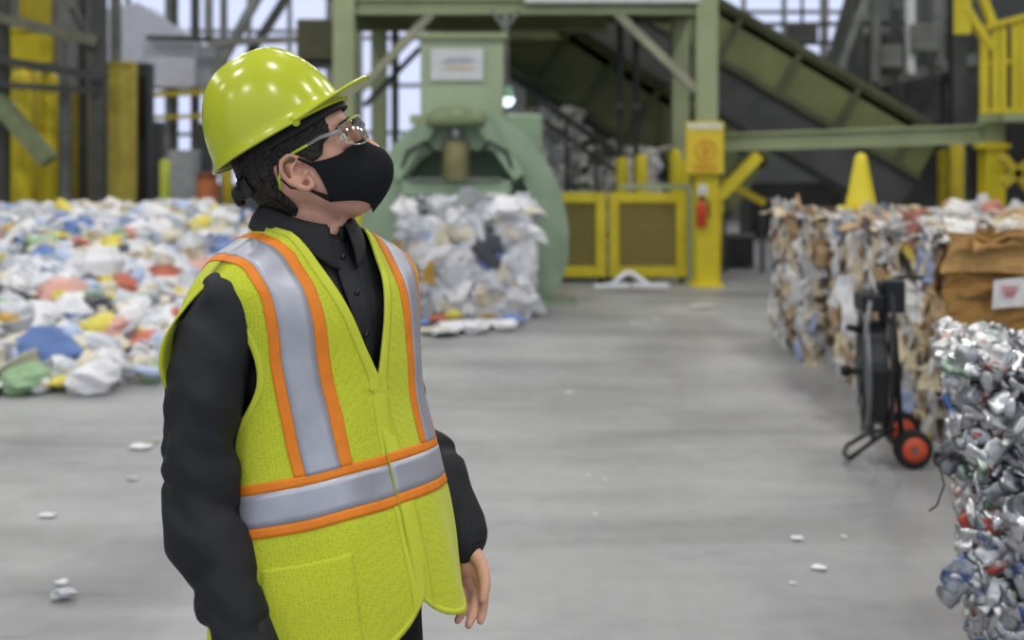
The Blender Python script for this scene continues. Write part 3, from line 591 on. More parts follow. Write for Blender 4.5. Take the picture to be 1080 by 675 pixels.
# ---- bales: a core box with many pieces on its faces
def bale(name, label, cat, loc, rz, dim, pieces, meshes, mats, wts, core_m, size, group=None, faces='FLT', nm='paper_sheet', wires=4, wire_axis='x', depth=.06, tilt=.35, taper=0, flat=1.0, zfun=None):
    t = thing(name, label, cat, loc, rz, group); w_, d_, h_ = dim
    cb = MB().box((0, 0, h_/2), (w_-.08, d_-.08, h_-.06))
    if taper: cb.v = [(v[0]+taper*(1-v[2]/h_), v[1], v[2]) for v in cb.v]
    build('core', cb, core_m, t, world=False)
    FN = {'F': (V((0, -1, 0)), w_, h_), 'L': (V((-1, 0, 0)), d_, h_), 'T': (V((0, 0, 1)), w_, d_), 'R': (V((1, 0, 0)), d_, h_), 'B': (V((0, 1, 0)), w_, h_)}
    area = {f: FN[f][1]*FN[f][2]*(1.0 if f in 'FL' else .8) for f in faces}; tot = sum(area.values())
    for f in faces:
        n, A_, B_ = FN[f]; cnt = int(pieces*area[f]/tot)
        gx = max(1, round(math.sqrt(cnt*A_/B_))); gy = max(1, round(cnt/gx))
        for i in range(gx):
            for j in range(gy):
                a = (i+.5+rnd.uniform(-.45, .45))/gx-.5; b_ = (j+.5+rnd.uniform(-.45, .45))/gy-.5
                if f in 'FB': p = V((a*w_, n.y*(d_/2-depth/2), (b_+.5)*h_))
                elif f in 'LR': p = V((n.x*(w_/2-depth/2), a*d_, (b_+.5)*h_))
                else: p = V((a*w_, b_*d_, h_-depth/2))
                s_ = rnd.uniform(*size); p.z = max(p.z, s_*.33)
                if taper: p.x += taper*(1-p.z/h_)
                q = n.to_track_quat('Z', 'Y').to_matrix().to_4x4() @ M4.Rotation(rnd.choice((0, pi/2, pi, -pi/2))+rnd.uniform(-.5, .5), 4, 'Z') @ M4.Rotation(rnd.uniform(-tilt, tilt), 4, 'X') @ M4.Rotation(rnd.uniform(-tilt, tilt), 4, 'Y')
                o = link(nm, rnd.choice(meshes), t)
                o.matrix_local = M4.Translation(p+n*rnd.uniform(-.02, .02)) @ q @ M4.Diagonal((s_*rnd.uniform(.8, 1.5), s_*rnd.uniform(.6, 1.1), s_*flat, 1))
                setmat(o, rnd.choices(mats, wts)[0])
    wm_ = mat('bale_wire', (70, 66, 60), .5, .6)
    for k in range(wires):
        e = .012
        if wire_axis == 'h': z = h_*(k+.7)/(wires+.4); pts = [(-w_/2-e, -d_/2-e, z), (w_/2+e, -d_/2-e, z), (w_/2+e, d_/2+e, z), (-w_/2-e, d_/2+e, z)]
        elif wire_axis == 'x': x = w_*((k+.5)/wires-.5); pts = [(x+taper, -d_/2-e, .01), (x, -d_/2-e, h_+e), (x, d_/2+e, h_+e), (x+taper, d_/2+e, .01)]
        else: y = d_*((k+.5)/wires-.5); pts = [(-w_/2-e, y, .01), (-w_/2-e, y, h_+e), (w_/2+e, y, h_+e), (w_/2+e, y, .01)]
        build('wire', MB().tube(pts, .004, 5, closed=True), wm_, t, world=False)
    return t
SH = [crumple(k, 4, .03, .13).mesh('sheet', PLm[0]) for k in range(6)]
LB = [lump(20+k, 8, 6, .4).mesh('wad', PLm[0]) for k in range(5)]
def pa(n, c): return mat('paper_'+n, c, .85, var=.08, scale=14, spec=.2)
PAm = [pa('white', (222, 220, 218)), pa('grey', (186, 186, 188)), pa('cream', (206, 192, 164)), pa('kraft', (184, 156, 122)), pa('brown', (150, 120, 88)), pa('blue', (150, 162, 194)), pa('red', (186, 126, 112)), pa('yellow', (208, 190, 90)), pa('dark', (96, 90, 84))]
crd = pa('core', (120, 104, 86))
bale('paper_bale', 'mixed paper bale farthest along the right hand row', 'bale', (2.86, 9.0, 0), 0, (1.2, 1.3, 1.16), 290, SH, PAm, (9, 5, 5, 4, 1.5, .8, .6, .4, .8), crd, (.10, .20), 'baled paper and card on the right', wires=4, wire_axis='y')
bale('paper_bale', 'mixed white paper bale directly behind the strapping reel cart', 'bale', (2.93, 7.05, 0), 0, (1.18, 1.96, 1.17), 298, SH, PAm, (9, 5, 5, 4, 1.5, 1, .6, .4, .8), crd, (.11, .22), 'baled paper and card on the right', faces='LT', wires=4, wire_axis='y')
# cardboard front of the nearest bale: a bale of its own, flattened boxes in layers
cb_m = [mat('cardboard_a', (168, 128, 74), .85, var=.1, scale=5, spec=.2), mat('cardboard_b', (148, 110, 60), .85, var=.1, scale=5, spec=.2), mat('cardboard_c', (182, 144, 92), .85, var=.1, scale=5, spec=.2), mat('cardboard_d', (160, 138, 48), .85, var=.12, scale=5, spec=.2)]
ct = thing('cardboard_bale', 'brown cardboard bale with white label beside the can bale', 'bale', (3.0, 5.94, 0), 0, 'baled paper and card on the right')
build('core', MB().box((0, 0, .57), (1.26, .10, 1.12)), cb_m[1], ct, world=False)
CS = [crumple(70+k, 5, .008, .035).mesh('flattened_box', cb_m[0]) for k in range(5)]
zz = .10
for row, (z0, z1) in enumerate(((.0, .2), (.18, .40), (.38, .66), (.64, .86), (.84, .98), (.96, 1.16))):
    x = -.66
    while x < .6:
        ln = rnd.uniform(.32, .6); o = link('flattened_box', rnd.choice(CS), ct)
        o.matrix_local = M4.Translation((x+ln/2, -.075+rnd.uniform(-.02, .02), (z0+z1)/2+rnd.uniform(-.015, .015)+.015)) @ M4.Rotation(R(90)+rnd.uniform(-.12, .12), 4, 'X') @ M4.Rotation(rnd.uniform(-.06, .06), 4, 'Z') @ M4.Diagonal((ln*1.12, (z1-z0)*1.1, .7, 1))
        setmat(o, cb_m[3] if row < 2 and x < -.3 else rnd.choice(cb_m[:3])); x += ln*.9
for k in range(5):
    o = link('bent_flap', rnd.choice(CS), ct); o.matrix_local = M4.Translation((rnd.uniform(-.5, .4), -.02+rnd.uniform(-.05, .06), 1.15)) @ M4.Rotation(rnd.uniform(-.7, .3), 4, 'X') @ M4.Rotation(rnd.uniform(-.4, .4), 4, 'Z') @ M4.Diagonal((.3, .18, 1, 1)); setmat(o, rnd.choice(cb_m[:3]))
for z in (.17, .39, .65, .85): build('wire', MB().tube([(-.64, -.115, z), (0, -.125, z), (.64, -.115, z)], .004, 5), mat('bale_wire', (70, 66, 60)), ct, world=False)
tagp = P(1060, 310, 5.82)-V((3.0, 5.98, 0))
lb = build('paper_label', MB().grid(5, 5, lambda u, v: V((tagp.x-.088+.176*u+.012*v, -.165+.012*sin(u*5)+.008*v, tagp.z-.075+.15*v+.02*u))), pa('label', (226, 224, 226)), ct, world=False, label='white paper label with red print'); solid(lb, .003, 0)
for zt, w_ in ((.03, .09), (.008, .075), (-.012, .05)): build('print', MB().box((tagp.x, -.176, tagp.z+zt+.01), (w_, .004, .010)), mat('label_red', (190, 90, 84), .7), lb, world=False)
# second row behind
bale('paper_bale', 'brown and white bale behind the cardboard bale at the right edge', 'bale', (4.30, 7.0, 0), 0, (1.3, 1.8, 1.14), 120, SH+LB[:2], PAm, (6, 4, 6, 6, 3, .6, .5, .3, .8), crd, (.14, .28), 'baled paper and card on the right', faces='FT', wires=3, wire_axis='y')
bale('paper_bale', 'pale paper bale in the second row beyond the yellow cone', 'bale', (4.32, 9.0, 0), 0, (1.3, 1.3, 1.13), 90, SH+LB[:2], PAm, (8, 5, 5, 4, 1.5, 1, .6, .4, .8), crd, (.14, .28), 'baled paper and card on the right', faces='T', wires=3, wire_axis='y')
# hanging plastic film between two bales
fm = MB().grid(9, 16, lambda u, v: V((2.34-.07-.03*NZ.noise(V((u*4, v*5, 1)))-.04*sin(u*9), 7.25+.26*u*(1-.35*v)+.04*sin(v*7), .80-.42*v+.04*NZ.noise(V((u*3, v*3, 5))))))
fo = one('plastic_film', fm, PLm[0], 'torn white plastic film hanging from the paper bale behind the cart', 'plastic film'); solid(fo, .006, 0)
# grey stacked bales in the background
for k, (x_, z_, h_) in enumerate(((580, 0, 1.10), (662, 0, 1.10), (580, 1.17, 1.10), (660, 1.17, .55))):
    t = bale('grey_bale', ['grey paper bale at the foot of the left stack behind the gates', 'grey paper bale at the foot of the right stack behind the gates', 'tall grey paper bale on top of the left stack behind the gates', 'low grey paper bale on top of the right stack behind the gates'][k], 'bale', (P(x_, 0, 15.7).x, 16.05, z_), 0, (.98, .75, h_), 60, SH, [PAm[0], PAm[0], pa('bluegrey', (196, 196, 204)), PAm[8]], (5, 4, 4, .6), pa('greycore', (150, 150, 154)), (.14, .24), 'grey bales stacked behind the gates', faces='FT' if k > 1 else 'F', wires=3, wire_axis='x')
# ---- plastic film bale leaving the baler
pb = bale('plastic_bale', 'bale of white plastic film coming out of the green baler', 'bale', (P(494, 0, 11.35).x, 11.40, 0), 0, (1.22, .85, 1.10), 240, LB+LB+SH, PLm[:7]+[PLm[8], PLm[7], PLm[11]], (15, 9, 4, 4, 2, .35, .15, .12, .35, .3), pm('balecore', (190, 192, 198), .8), (.18, .40), faces='FLRT', nm='plastic_wad', wires=4, wire_axis='x', depth=.05, tilt=.5, flat=.5)
for k, (px, py, sc, ci) in enumerate(((442, 338, .30, 5), (462, 336, .24, 8), (482, 342, .40, 0), (500, 345, .36, 0), (520, 338, .30, 0), (540, 336, .28, 5), (455, 346, .26, 2), (478, 332, .26, 6), (515, 331, .24, 7), (532, 343, .26, 0), (470, 348, .3, 1))):
    g_ = G(px, py+6); o = link('plastic_scrap', rnd.choice(LB if k % 2 else SH)); o.matrix_world = M4.Translation((g_.x, g_.y, .05)) @ M4.Rotation(rnd.uniform(0, 3), 4, 'Z') @ M4.Diagonal((sc, sc*.7, sc*.35, 1)); setmat(o, PLm[ci])
    tag(o, '%s plastic scrap on the floor in front of the film bale' % PLn[ci], 'plastic scrap', 'scraps fallen from the film bale')
# ---- bale of crushed cans, near right
def can_mesh(seed):
    r_ = random.Random(seed); mb = MB(); L = .115; rr = .033; n = 12; prof = []
    zs = [-.5, -.47, -.40, -.2, 0, .2, .40, .47, .5]; rs = [.78, .86, 1, 1, 1, 1, 1, .84, .78]
    mb.lathe([(0.3*rr, -.47*L)]+[(a*rr, b_*L) for a, b_ in zip(rs, zs)]+[(.3*rr, .47*L)], n)
    sq = r_.uniform(.25, .45); bend = r_.uniform(-.9, .9); ox = V((seed*5.3, seed*2.9, 1))
    out = []
    for v in mb.v:
        v = V(v); z = v.z/L
        nn = NZ.noise(v*38+ox)*.014+NZ.noise(v*85+ox)*.006
        x = v.x*(1.12)+bend*.05*(z*z-.12)+nn; y = v.y*sq*(1+.9*abs(z))+nn*.8+.01*NZ.noise(V((0, z*4, seed)))
        out.append((x, y, v.z*r_.uniform(.985, 1.0)*.9))
    mb.v = out; return mb
CM = []
def al(n, c, rough=.38, c2=None, metal=.95): return mat('can_'+n, c, rough, metal, var=.10, scale=28, c2=c2, detail=2)
alu = al('aluminium', (206, 206, 208)); CANM = [alu, al('silver_dull', (176, 178, 182), .4), al('bright', (214, 214, 216), .26), al('red', (166, 70, 58), .42, (186, 190, 188), .6), al('blue', (70, 96, 150), .42, (180, 184, 190), .6), al('green', (60, 110, 70), .35, (170, 178, 174), .6), al('orange', (206, 110, 52), .35, (200, 196, 190), .6), al('dark', (52, 54, 60), .35, (150, 150, 156), .7), al('lime', (150, 160, 50), .4, (190, 190, 180), .6)]
CW = (10, 8, 6, 1.8, 1.2, .7, .6, 1.2, .4)
CM = [can_mesh(k).mesh('crushed_can', alu, True) for k in range(8)]
CL = V((1.235, 3.10, 0)); crz = R(-18)
Wc, Dc, Hc_ = 1.0, .62, 1.035
cc = CL+M4.Rotation(crz, 3, 'Z') @ V((Wc/2, Dc/2, 0))
can_b = thing('can_bale', 'bale of crushed silver drink cans at the right edge', 'bale', cc, crz)
TP = .105                                                     # it leans in towards the foot
cbx = MB().box((0, 0, Hc_/2), (Wc-.12, Dc-.12, Hc_-.08)); cbx.v = [(v[0]+TP*(1-v[2]/Hc_), v[1], v[2]) for v in cbx.v]
build('core', cbx, mat('can_core', (120, 120, 124), .5, .5), can_b, world=False)
places = []
def bulge(z): return .022*NZ.noise(V((2, z*5, 0)))+.02*math.exp(-((z-.42)/.07)**2)
def ring(f, gx, gy, layer):
    for i in range(gx):
        for j in range(gy):
            a = (i+.5+rnd.uniform(-.5, .5))/gx-.5; b_ = (j+.5+rnd.uniform(-.5, .5))/gy
            dp = .035+.03*layer
            if f == 'F': p = V((a*Wc, -Dc/2+dp, b_*Hc_)); n = V((0, -1, 0))
            elif f == 'L': p = V((-Wc/2+dp, a*Dc, b_*Hc_)); n = V((-1, 0, 0))
            elif f == 'T': p = V((a*Wc, (b_-.5)*Dc, Hc_-dp)); n = V((0, 0, 1))
            else: p = V((Wc/2-dp, a*Dc, b_*Hc_)); n = V((1, 0, 0))
            p.z = max(p.z, .05); p.x += TP*(1-p.z/Hc_); p -= V((bulge(p.z), 0, 0)) if a < -.25 else V((0, 0, 0))
            p += n*rnd.uniform(-.015, .02)
            q = n.to_track_quat('Z', 'Y').to_matrix().to_4x4() @ M4.Rotation(rnd.uniform(0, 2*pi), 4, 'Z') @ M4.Rotation(R(90)+rnd.gauss(0, .55), 4, 'X') @ M4.Rotation(rnd.uniform(-.5, .5) if rnd.random() < .7 else rnd.uniform(-1.5, 1.5), 4, 'Z')
            s_ = rnd.uniform(.72, 1.02); places.append((p, M4.Translation(p) @ q @ M4.Diagonal((s_, s_, s_*rnd.uniform(.7, 1), 1)), rnd.choice(CM), rnd.choices(range(9), CW)[0]))
ring('F', 24, 25, 0); ring('L', 15, 25, 0); ring('T', 24, 15, 0); ring('F', 16, 18, 1); ring('T', 14, 12, -.6); ring('R', 10, 12, 0)
Mb = M4.Translation(cc) @ M4.Rotation(crz, 4, 'Z')
def score(pl):
    w_ = Mb @ pl[0]; px = 540+FP*w_.x/w_.y; py = HY+FP*(HC-w_.z)/w_.y
    return (0 if (px < 1110 and py < 700) else 1, w_.y)
places.sort(key=score)
for p, mx, me, ci in places[:300]:
    o = link('crushed_can', me, can_b); o.matrix_local = mx; setmat(o, CANM[ci])
av, af, ai = [], [], []
for p, mx, me, ci in places[300:]:
    o_ = len(av); av += [tuple(mx @ v.co) for v in me.vertices]; af += [tuple(i+o_ for i in q.vertices) for q in me.polygons]; ai += [ci]*len(me.polygons)
me = bpy.data.meshes.new('crushed_cans'); me.from_pydata(av, [], af)
for m_ in CANM: me.materials.append(m_)
me.polygons.foreach_set('material_index', ai); me.polygons.foreach_set('use_smooth', [True]*len(af)); me.update()
o = link('crushed_cans', me, can_b); o['kind'] = 'stuff'
wk_ = mat('can_wire', (44, 42, 42), .5, .5)
for x in (-.30, -.12, .1, .3): build('wire', MB().tube([V((x+TP*(1-z/Hc_)+.012*sin(z*9+x*20), -Dc/2-.035, z)) for z in [Hc_*i/14 for i in range(15)]]+[V((x, -Dc/4, Hc_+.02)), V((x, Dc/2, Hc_+.02))], .0022, 5), wk_, can_b, world=False)
build('wire', MB().tube([(-.45, -Dc/2+.02, .78), (-.53, -Dc/2-.02, .74), (-.515, -Dc/2-.03, .68), (-.535, -Dc/2-.03, .62), (-.555, -Dc/2-.02, .60)], .0025, 5), wk_, can_b, world=False)
for (x, z, ci, s_) in ((-.50, .415, 4, 1.0), (-.52, .37, 1, .9), (-.485, .75, 7, 1.0)):
    o = link('crushed_can', CM[2], can_b); o.matrix_local = M4.Translation((x+TP*(1-z/Hc_)-.035, -Dc/2+.02, z)) @ M4.Rotation(.7, 4, 'Y') @ M4.Diagonal((s_, s_, s_, 1)); setmat(o, CANM[ci])
# ---- strapping reel cart
rc = thing('strapping_cart', 'black strapping reel cart on two orange wheels', 'cart', (P(938, 0, 5.75).x, 5.75, 0))
bk = mat('cart_black', (34, 35, 38), .45, .3); gr = mat('cart_steel', (120, 122, 124), .4, .7); tire = mat('cart_tyre', (30, 30, 31), .85); orh = mat('wheel_orange', (206, 82, 48), .45)
Yc = 5.75; C0 = P(922, 392, Yc)
rxm = M4.Rotation(R(90), 3, 'Y'); tilt_ = M4.Rotation(R(-12), 3, 'Z')
for dx, r_, nm in ((-.055, .315, 'reel_rim'), (.055, .315, 'reel_rim')):
    build(nm, MB().tube([C0+tilt_ @ V((dx, .315*cos(2*pi*i/40), .315*sin(2*pi*i/40))) for i in range(40)], .012, 8, closed=True), gr if dx < 0 else bk, rc, True)
    for k in range(8): a = pi*k/4; build('spoke', MB().tube([C0+tilt_ @ V((dx, .05*cos(a), .05*sin(a))), C0+tilt_ @ V((dx, .31*cos(a), .31*sin(a)))], .007, 5), bk, rc)
build('strap_coil', MB().lathe([(.18, -.04), (.27, -.04), (.27, .04), (.18, .04)], 36, tilt_ @ rxm, C0), mat('strap_black', (30, 32, 36), .35), rc)
build('hub', MB().lathe([(.055, -.07), (.055, .07)], 16, tilt_ @ rxm, C0), bk, rc); build('axle', MB().tube([C0+tilt_ @ V((-.17, 0, 0)), C0+tilt_ @ V((.10, 0, 0))], .018, 8), bk, rc); build('axle_knob', MB().lathe([(.03, 0), (.034, .03), (.02, .05)], 12, tilt_ @ M4.Rotation(R(-90), 3, 'Y'), C0+tilt_ @ V((-.12, 0, 0))), bk, rc)
for dy in (-.10, .10): build('upright', MB().tube([P(944, 468, Yc)+V((0, dy, 0)), P(940, 400, Yc)+V((0, dy, 0)), P(934, 305, Yc)+V((0, dy, 0))], .016, 8), bk, rc, True)
build('front_tube', MB().tube([P(921, 466, Yc-.12), P(914, 400, Yc-.22), P(913, 350, Yc-.2), P(918, 318, Yc-.12)], .013, 8), gr, rc, True)
build('cross_tube', MB().tube([P(940, 462, Yc)+V((0, -.12, 0)), P(940, 462, Yc)+V((0, .12, 0))], .014, 8), bk, rc)
build('tool_box', MB().box(P(924, 318, Yc), (.19, .17, .09)), bk, rc, bevel=.012); build('tool_plate', MB().box(P(942, 312, Yc-.06), (.10, .10, .17)), bk, rc, bevel=.012); build('tensioner', MB().lathe([(.035, 0), (.035, .07), (.02, .09)], 12, None, P(915, 318, Yc-.03)), gr, rc); build('tensioner', MB().box(P(934, 302, Yc-.02), (.08, .1, .05)), bk, rc, bevel=.01)
build('handle', MB().tube([P(934, 306, Yc), P(944, 294, Yc), P(958, 291, Yc), P(974, 293, Yc)], [.014, .016, .013, .008], 8), bk, rc, True); build('lever', MB().tube([P(912, 350, Yc-.1), P(900, 346, Yc-.12), P(893, 345, Yc-.12)], .018, 8), bk, rc)
build('foot_loop', MB().tube([P(944, 452, Yc-.12), P(925, 462, Yc-.16), P(896, 484, Yc-.14)+V((0, 0, .0)), P(890, 478, Yc+.02), P(893, 470, Yc+.16), P(915, 457, Yc+.2), P(938, 452, Yc+.18)], .012, 8), bk, rc, True)
for px, py, Yw_ in ((963, 469, Yc-.12), (951, 456, Yc+.28)):
    c = P(px, 0, Yw_); c.z = .100; wl = build('wheel', MB().lathe([(.062, -.025), (.088, -.028), (.099, -.016), (.099, .016), (.088, .028), (.062, .025)], 28, M4.Rotation(R(90), 3, 'X'), c), tire, rc, True)
    build('wheel_hub', MB().lathe([(.0, -.030), (.02, -.031), (.03, -.027), (.055, -.030), (.064, -.029), (.064, .029), (.02, .030)], 24, M4.Rotation(R(90), 3, 'X'), c), orh, wl, True); build('hub_cap', MB().lathe([(.016, 0), (.016, .012)], 12, M4.Rotation(R(90), 3, 'X'), c+V((0, -.030, 0))), gr, wl)
build('wheel_axle', MB().tube([V((P(963, 0, Yc-.12).x, Yc-.12, .10)), V((P(951, 0, Yc+.28).x, Yc+.28, .10))], .012, 8), bk, rc); build('axle_arm', MB().tube([P(944, 468, Yc), V((P(958, 0, Yc).x, Yc, .10))], .014, 8), bk, rc)
# ---- yellow cone on the bale
cy = 8.75; cp = P(908, 222, cy); cp.z = 1.175
cn = thing('safety_cone', 'plain yellow safety cone standing on the paper bales', 'cone', cp)
ym = mat('cone_yellow', (222, 204, 44), .5, var=.03)
build('cone', MB().lathe([(.125, .03), (.115, .05), (.05, .40), (.042, .43), (.03, .44)], 28, None, cp), ym, cn, True); build('base', MB().box(cp+V((0, 0, .015)), (.30, .30, .03)), ym, cn, bevel=.01); build('tip', MB().lathe([(.03, .435), (.026, .45), (.0, .455)], 16, None, cp), ym, cn, True)
# ---- litter on the floor
lit = [(148, 473, .11, 0, 'white paper strip on the floor left of the sleeve'), (163, 466, .05, 10, 'small green scrap on the floor left of the sleeve'), (50, 545, .065, 0, 'white flake on the floor at the far left'), (140, 506, .05, 3, 'faint pale flake on the floor left of the sleeve'), (68, 632, .085, 3, 'crumpled grey foil scrap on the floor at lower left'), (66, 618, .05, 0, 'small white crumple on top of the grey scrap'), (669, 342, .07, 0, 'white flake on the floor below the stand, left of a pair'), (693, 338, .08, 0, 'white flake on the floor below the stand, right of a pair'), (600, 415, .05, 0, 'tiny white flake in the middle of the floor'), (841, 569, .045, 0, 'white flake on the floor in front of the can bale'), (864, 600, .05, 0, 'largest white flake on the floor before the can bale'), (890, 567, .025, 0, 'tiny flake on the floor nearest the can bale'), (836, 616, .02, 0, 'tiny flake low on the floor before the can bale'), (628, 543, .02, 0, 'tiny flake on the open floor right of the hand'), (620, 502, .02, 0, 'tiny pale flake on the open floor beyond the hand'), (638, 506, .018, 0, 'tiny pale flake near the middle of the open floor'), (740, 325, .25, 0, 'thin white streak of film on the floor before the column')]
for k, (px, py, s_, ci, lab) in enumerate(lit):
    g_ = G(px, py); o = link('litter', SH[k % 6] if k not in (4, 5) else LB[k % 5]); o.matrix_world = M4.Translation((g_.x, g_.y, s_*(.10 if k not in (4, 5) else .22)+.004)) @ M4.Rotation(rnd.uniform(-.5, .5), 4, 'Z') @ M4.Diagonal((s_, s_*(.8 if k != 16 else .3), s_*(.35 if k != 16 else .05), 1)); setmat(o, PLm[ci]); tag(o, lab, 'litter', 'litter on the hall floor')
# ============================================================ the man
BODY_YAW = 52; HEAD_YAW = 41; HEAD_PITCH = 25
BX, BY = -.317, 1.93
def lean(z): return .058*max(0, z-.98)/.5                  # he leans back a little
man = thing('person', 'person in lime hard hat, black face mask and hi-vis vest looking up', 'person', (BX, BY, 0), R(BODY_YAW))
skin = mat('skin', (216, 164, 142), .5, var=.10, scale=25, bump=.06, bscale=300)
shirt_m = mat('black_shirt', (27, 28, 33), .68, var=.15, scale=12, bump=.12, bscale=500, spec=.45)
trous_m = mat('dark_trousers', (30, 32, 38), .85, var=.15, scale=20, bump=.1, bscale=500, spec=.3)
def part(name, mb, m, parent=None, smooth=True, bevel=0, label=None):
    return build(name, mb, m, parent or man, smooth, bevel, world=False, label=label)
def remesh(name, mb, m, vox, it=4, fac=.5):
    me = mb.mesh(name, m); o = link(name, me)
    r = o.modifiers.new('r', 'REMESH'); r.mode = 'VOXEL'; r.voxel_size = vox
    if it: s_ = o.modifiers.new('s', 'SMOOTH'); s_.iterations = it; s_.factor = fac
    dg = bpy.context.evaluated_depsgraph_get(); e = o.evaluated_get(dg)
    me2 = bpy.data.meshes.new_from_object(e); me2.name = name
    bpy.data.objects.remove(o); bpy.data.meshes.remove(me)
    me2.materials.clear(); me2.materials.append(m)
    for p in me2.polygons: p.use_smooth = True
    return me2
def sgp(x, p): return math.copysign(abs(x)**p, x)
# ---- torso table: z, half width, front depth, back depth
TOR = [(.74, .150, .105, .12), (.80, .165, .112, .13), (.92, .168, .112, .125), (1.02, .160, .112, .105), (1.12, .160, .112, .10), (1.22, .172, .112, .110),
       (1.30, .180, .114, .118), (1.345, .192, .108, .118), (1.385, .186, .090, .108), (1.42, .156, .074, .095), (1.448, .110, .062, .08), (1.472, .076, .055, .066), (1.50, .063, .056, .06)]
def tor(th, z, grow=0, tab=TOR, n=2.3):
    a = interp(tab, z, 1)+grow; bf = interp(tab, z, 2)+grow; bb = interp(tab, z, 3)+grow
    s_, c_ = sgp(sin(th), 2/n), sgp(cos(th), 2/n)
    return V((a*s_, lean(z)-(bf if c_ > 0 else bb)*c_, z))
def torso(mb, z0, z1, grow=0, nz=30):
    mb.grid(40, nz, lambda u, v: tor(2*pi*u, z0+(z1-z0)*v, grow), True)
    n = len(mb.v); mb.f.append(tuple(n-40+i for i in range(40))); mb.f.append(tuple(n-40*nz+39-i for i in range(40)))
def limb(mb, pts, rs, n=14):
    """tapered limb with rounded ends, sampled smoothly"""
    pts = [V(p) for p in pts]; P2 = []; R2 = []
    k = len(pts)
    for i in range(k-1):
        p0, p1, p2, p3 = pts[max(i-1, 0)], pts[i], pts[i+1], pts[min(i+2, k-1)]
        for q in range(5):
            t = q/5
            P2.append(.5*((2*p1)+(p2-p0)*t+(2*p0-5*p1+4*p2-p3)*t*t+(3*p1-p0-3*p2+p3)*t**3)); R2.append(rs[i]+(rs[i+1]-rs[i])*t)
    P2.append(pts[-1]); R2.append(rs[-1])
    mb.tube(P2, R2, n); mb.ball(P2[0], R2[0], n, 8); mb.ball(P2[-1], R2[-1], n, 8)
# ---- head: local frame, origin between the ears, facing -Y
MH = M4.Translation((-.004, .055, 1.574)) @ M4.Rotation(R(HEAD_YAW), 4, 'Z') @ M4.Rotation(R(-HEAD_PITCH), 4, 'X') @ M4.Scale(1.04, 4)
HT = [(-.106, .014, .066, -.034), (-.096, .034, .084, -.014), (-.079, .048, .093, .012), (-.056, .060, .095, .044), (-.028, .069, .091, .078), (0, .072, .088, .095),
      (.02, .074, .090, .101), (.045, .074, .096, .102), (.08, .069, .093, .097), (.11, .055, .076, .082), (.13, .034, .046, .056), (.138, .010, .014, .02)]
def head(th, z, grow=0):
    a = interp(HT, z, 1)+grow; bf = interp(HT, z, 2)+grow; bb = interp(HT, z, 3)+grow
    n = 2.25; s_, c_ = sgp(sin(th), 2/n), sgp(cos(th), 2/n)
    yc = (bb-bf)/2; b_ = (bb+bf)/2
    return V((a*s_, yc-b_*c_, z))
# ---- arm layout (his right arm is the near one)
ARM = {-1: [(-.186, .045, 1.350), (-.232, .046, 1.22), (-.246, .040, 1.07), (-.243, -.01, .95), (-.228, -.075, .825)],
        1: [(.172, .056, 1.352), (.196, .066, 1.24), (.210, .050, 1.10), (.236, -.035, .99), (.240, -.096, .888)]}
body = MB()
nb = len(body.v); body.grid(40, 34, lambda u, v: MH @ head(2*pi*u, -.106+.244*v), True)
body.f.append(tuple(nb+39-i for i in range(40))); body.f.append(tuple(nb+33*40+i for i in range(40)))
H = lambda x, y, z: MH @ V((x, y, z))
# nose, brow, lips, chin, eyelids
body.tube([H(0, -.094, .036), H(0, -.104, .010), H(0, -.117, -.014), H(0, -.119, -.024), H(0, -.100, -.034)], [.008, .010, .0125, .013, .010], 12)
for sx in (-1, 1):
    body.ball(H(sx*.012, -.103, -.026), .0095, 10, 8)
    body.tube([H(sx*.010, -.092, .038), H(sx*.030, -.094, .044), H(sx*.050, -.078, .040)], [.009, .011, .008], 10)
    body.tube([H(sx*.018, -.086, .014), H(sx*.032, -.088, .012), H(sx*.048, -.076, .014)], [.007, .009, .006], 10)
body.tube([H(-.024, -.086, -.058), H(0, -.097, -.054), H(.024, -.086, -.058)], [.004, .007, .004], 10)
body.tube([H(-.022, -.086, -.066), H(0, -.095, -.067), H(.022, -.086, -.066)], [.004, .0075, .004], 10)
body.ball(H(0, -.074, -.084), (.026, .02, .02), 14, 10, MH.to_3x3())
# ears
for sx in (-1, 1):
    E = lambda y, z, out=0: H(sx*(.076+out), y, z)
    body.tube([E(-.006, .010, .002), E(-.004, .024, .006), E(.008, .034, .012), E(.022, .030, .018), E(.030, .014, .019), E(.026, -.006, .015), E(.016, -.020, .009), E(.004, -.030, .005), E(-.006, -.028, .001), E(-.006, -.014, 0)],
              [.0036, .0040, .0046, .0048, .0048, .0044, .0048, .0066, .0056, .0036], 9)
    body.tube([E(.002, .020, .005), E(.014, .012, .011), E(.018, -.004, .010), E(.008, -.014, .006)], [.003, .0036, .0036, .003], 8)
    body.tube([E(.018, .024, .003), E(.018, 0, .000), E(.006, -.016, -.002)], [.007, .008, .006], 10)
    body.ball(E(-.004, -.004, .002), .006, 8, 6)
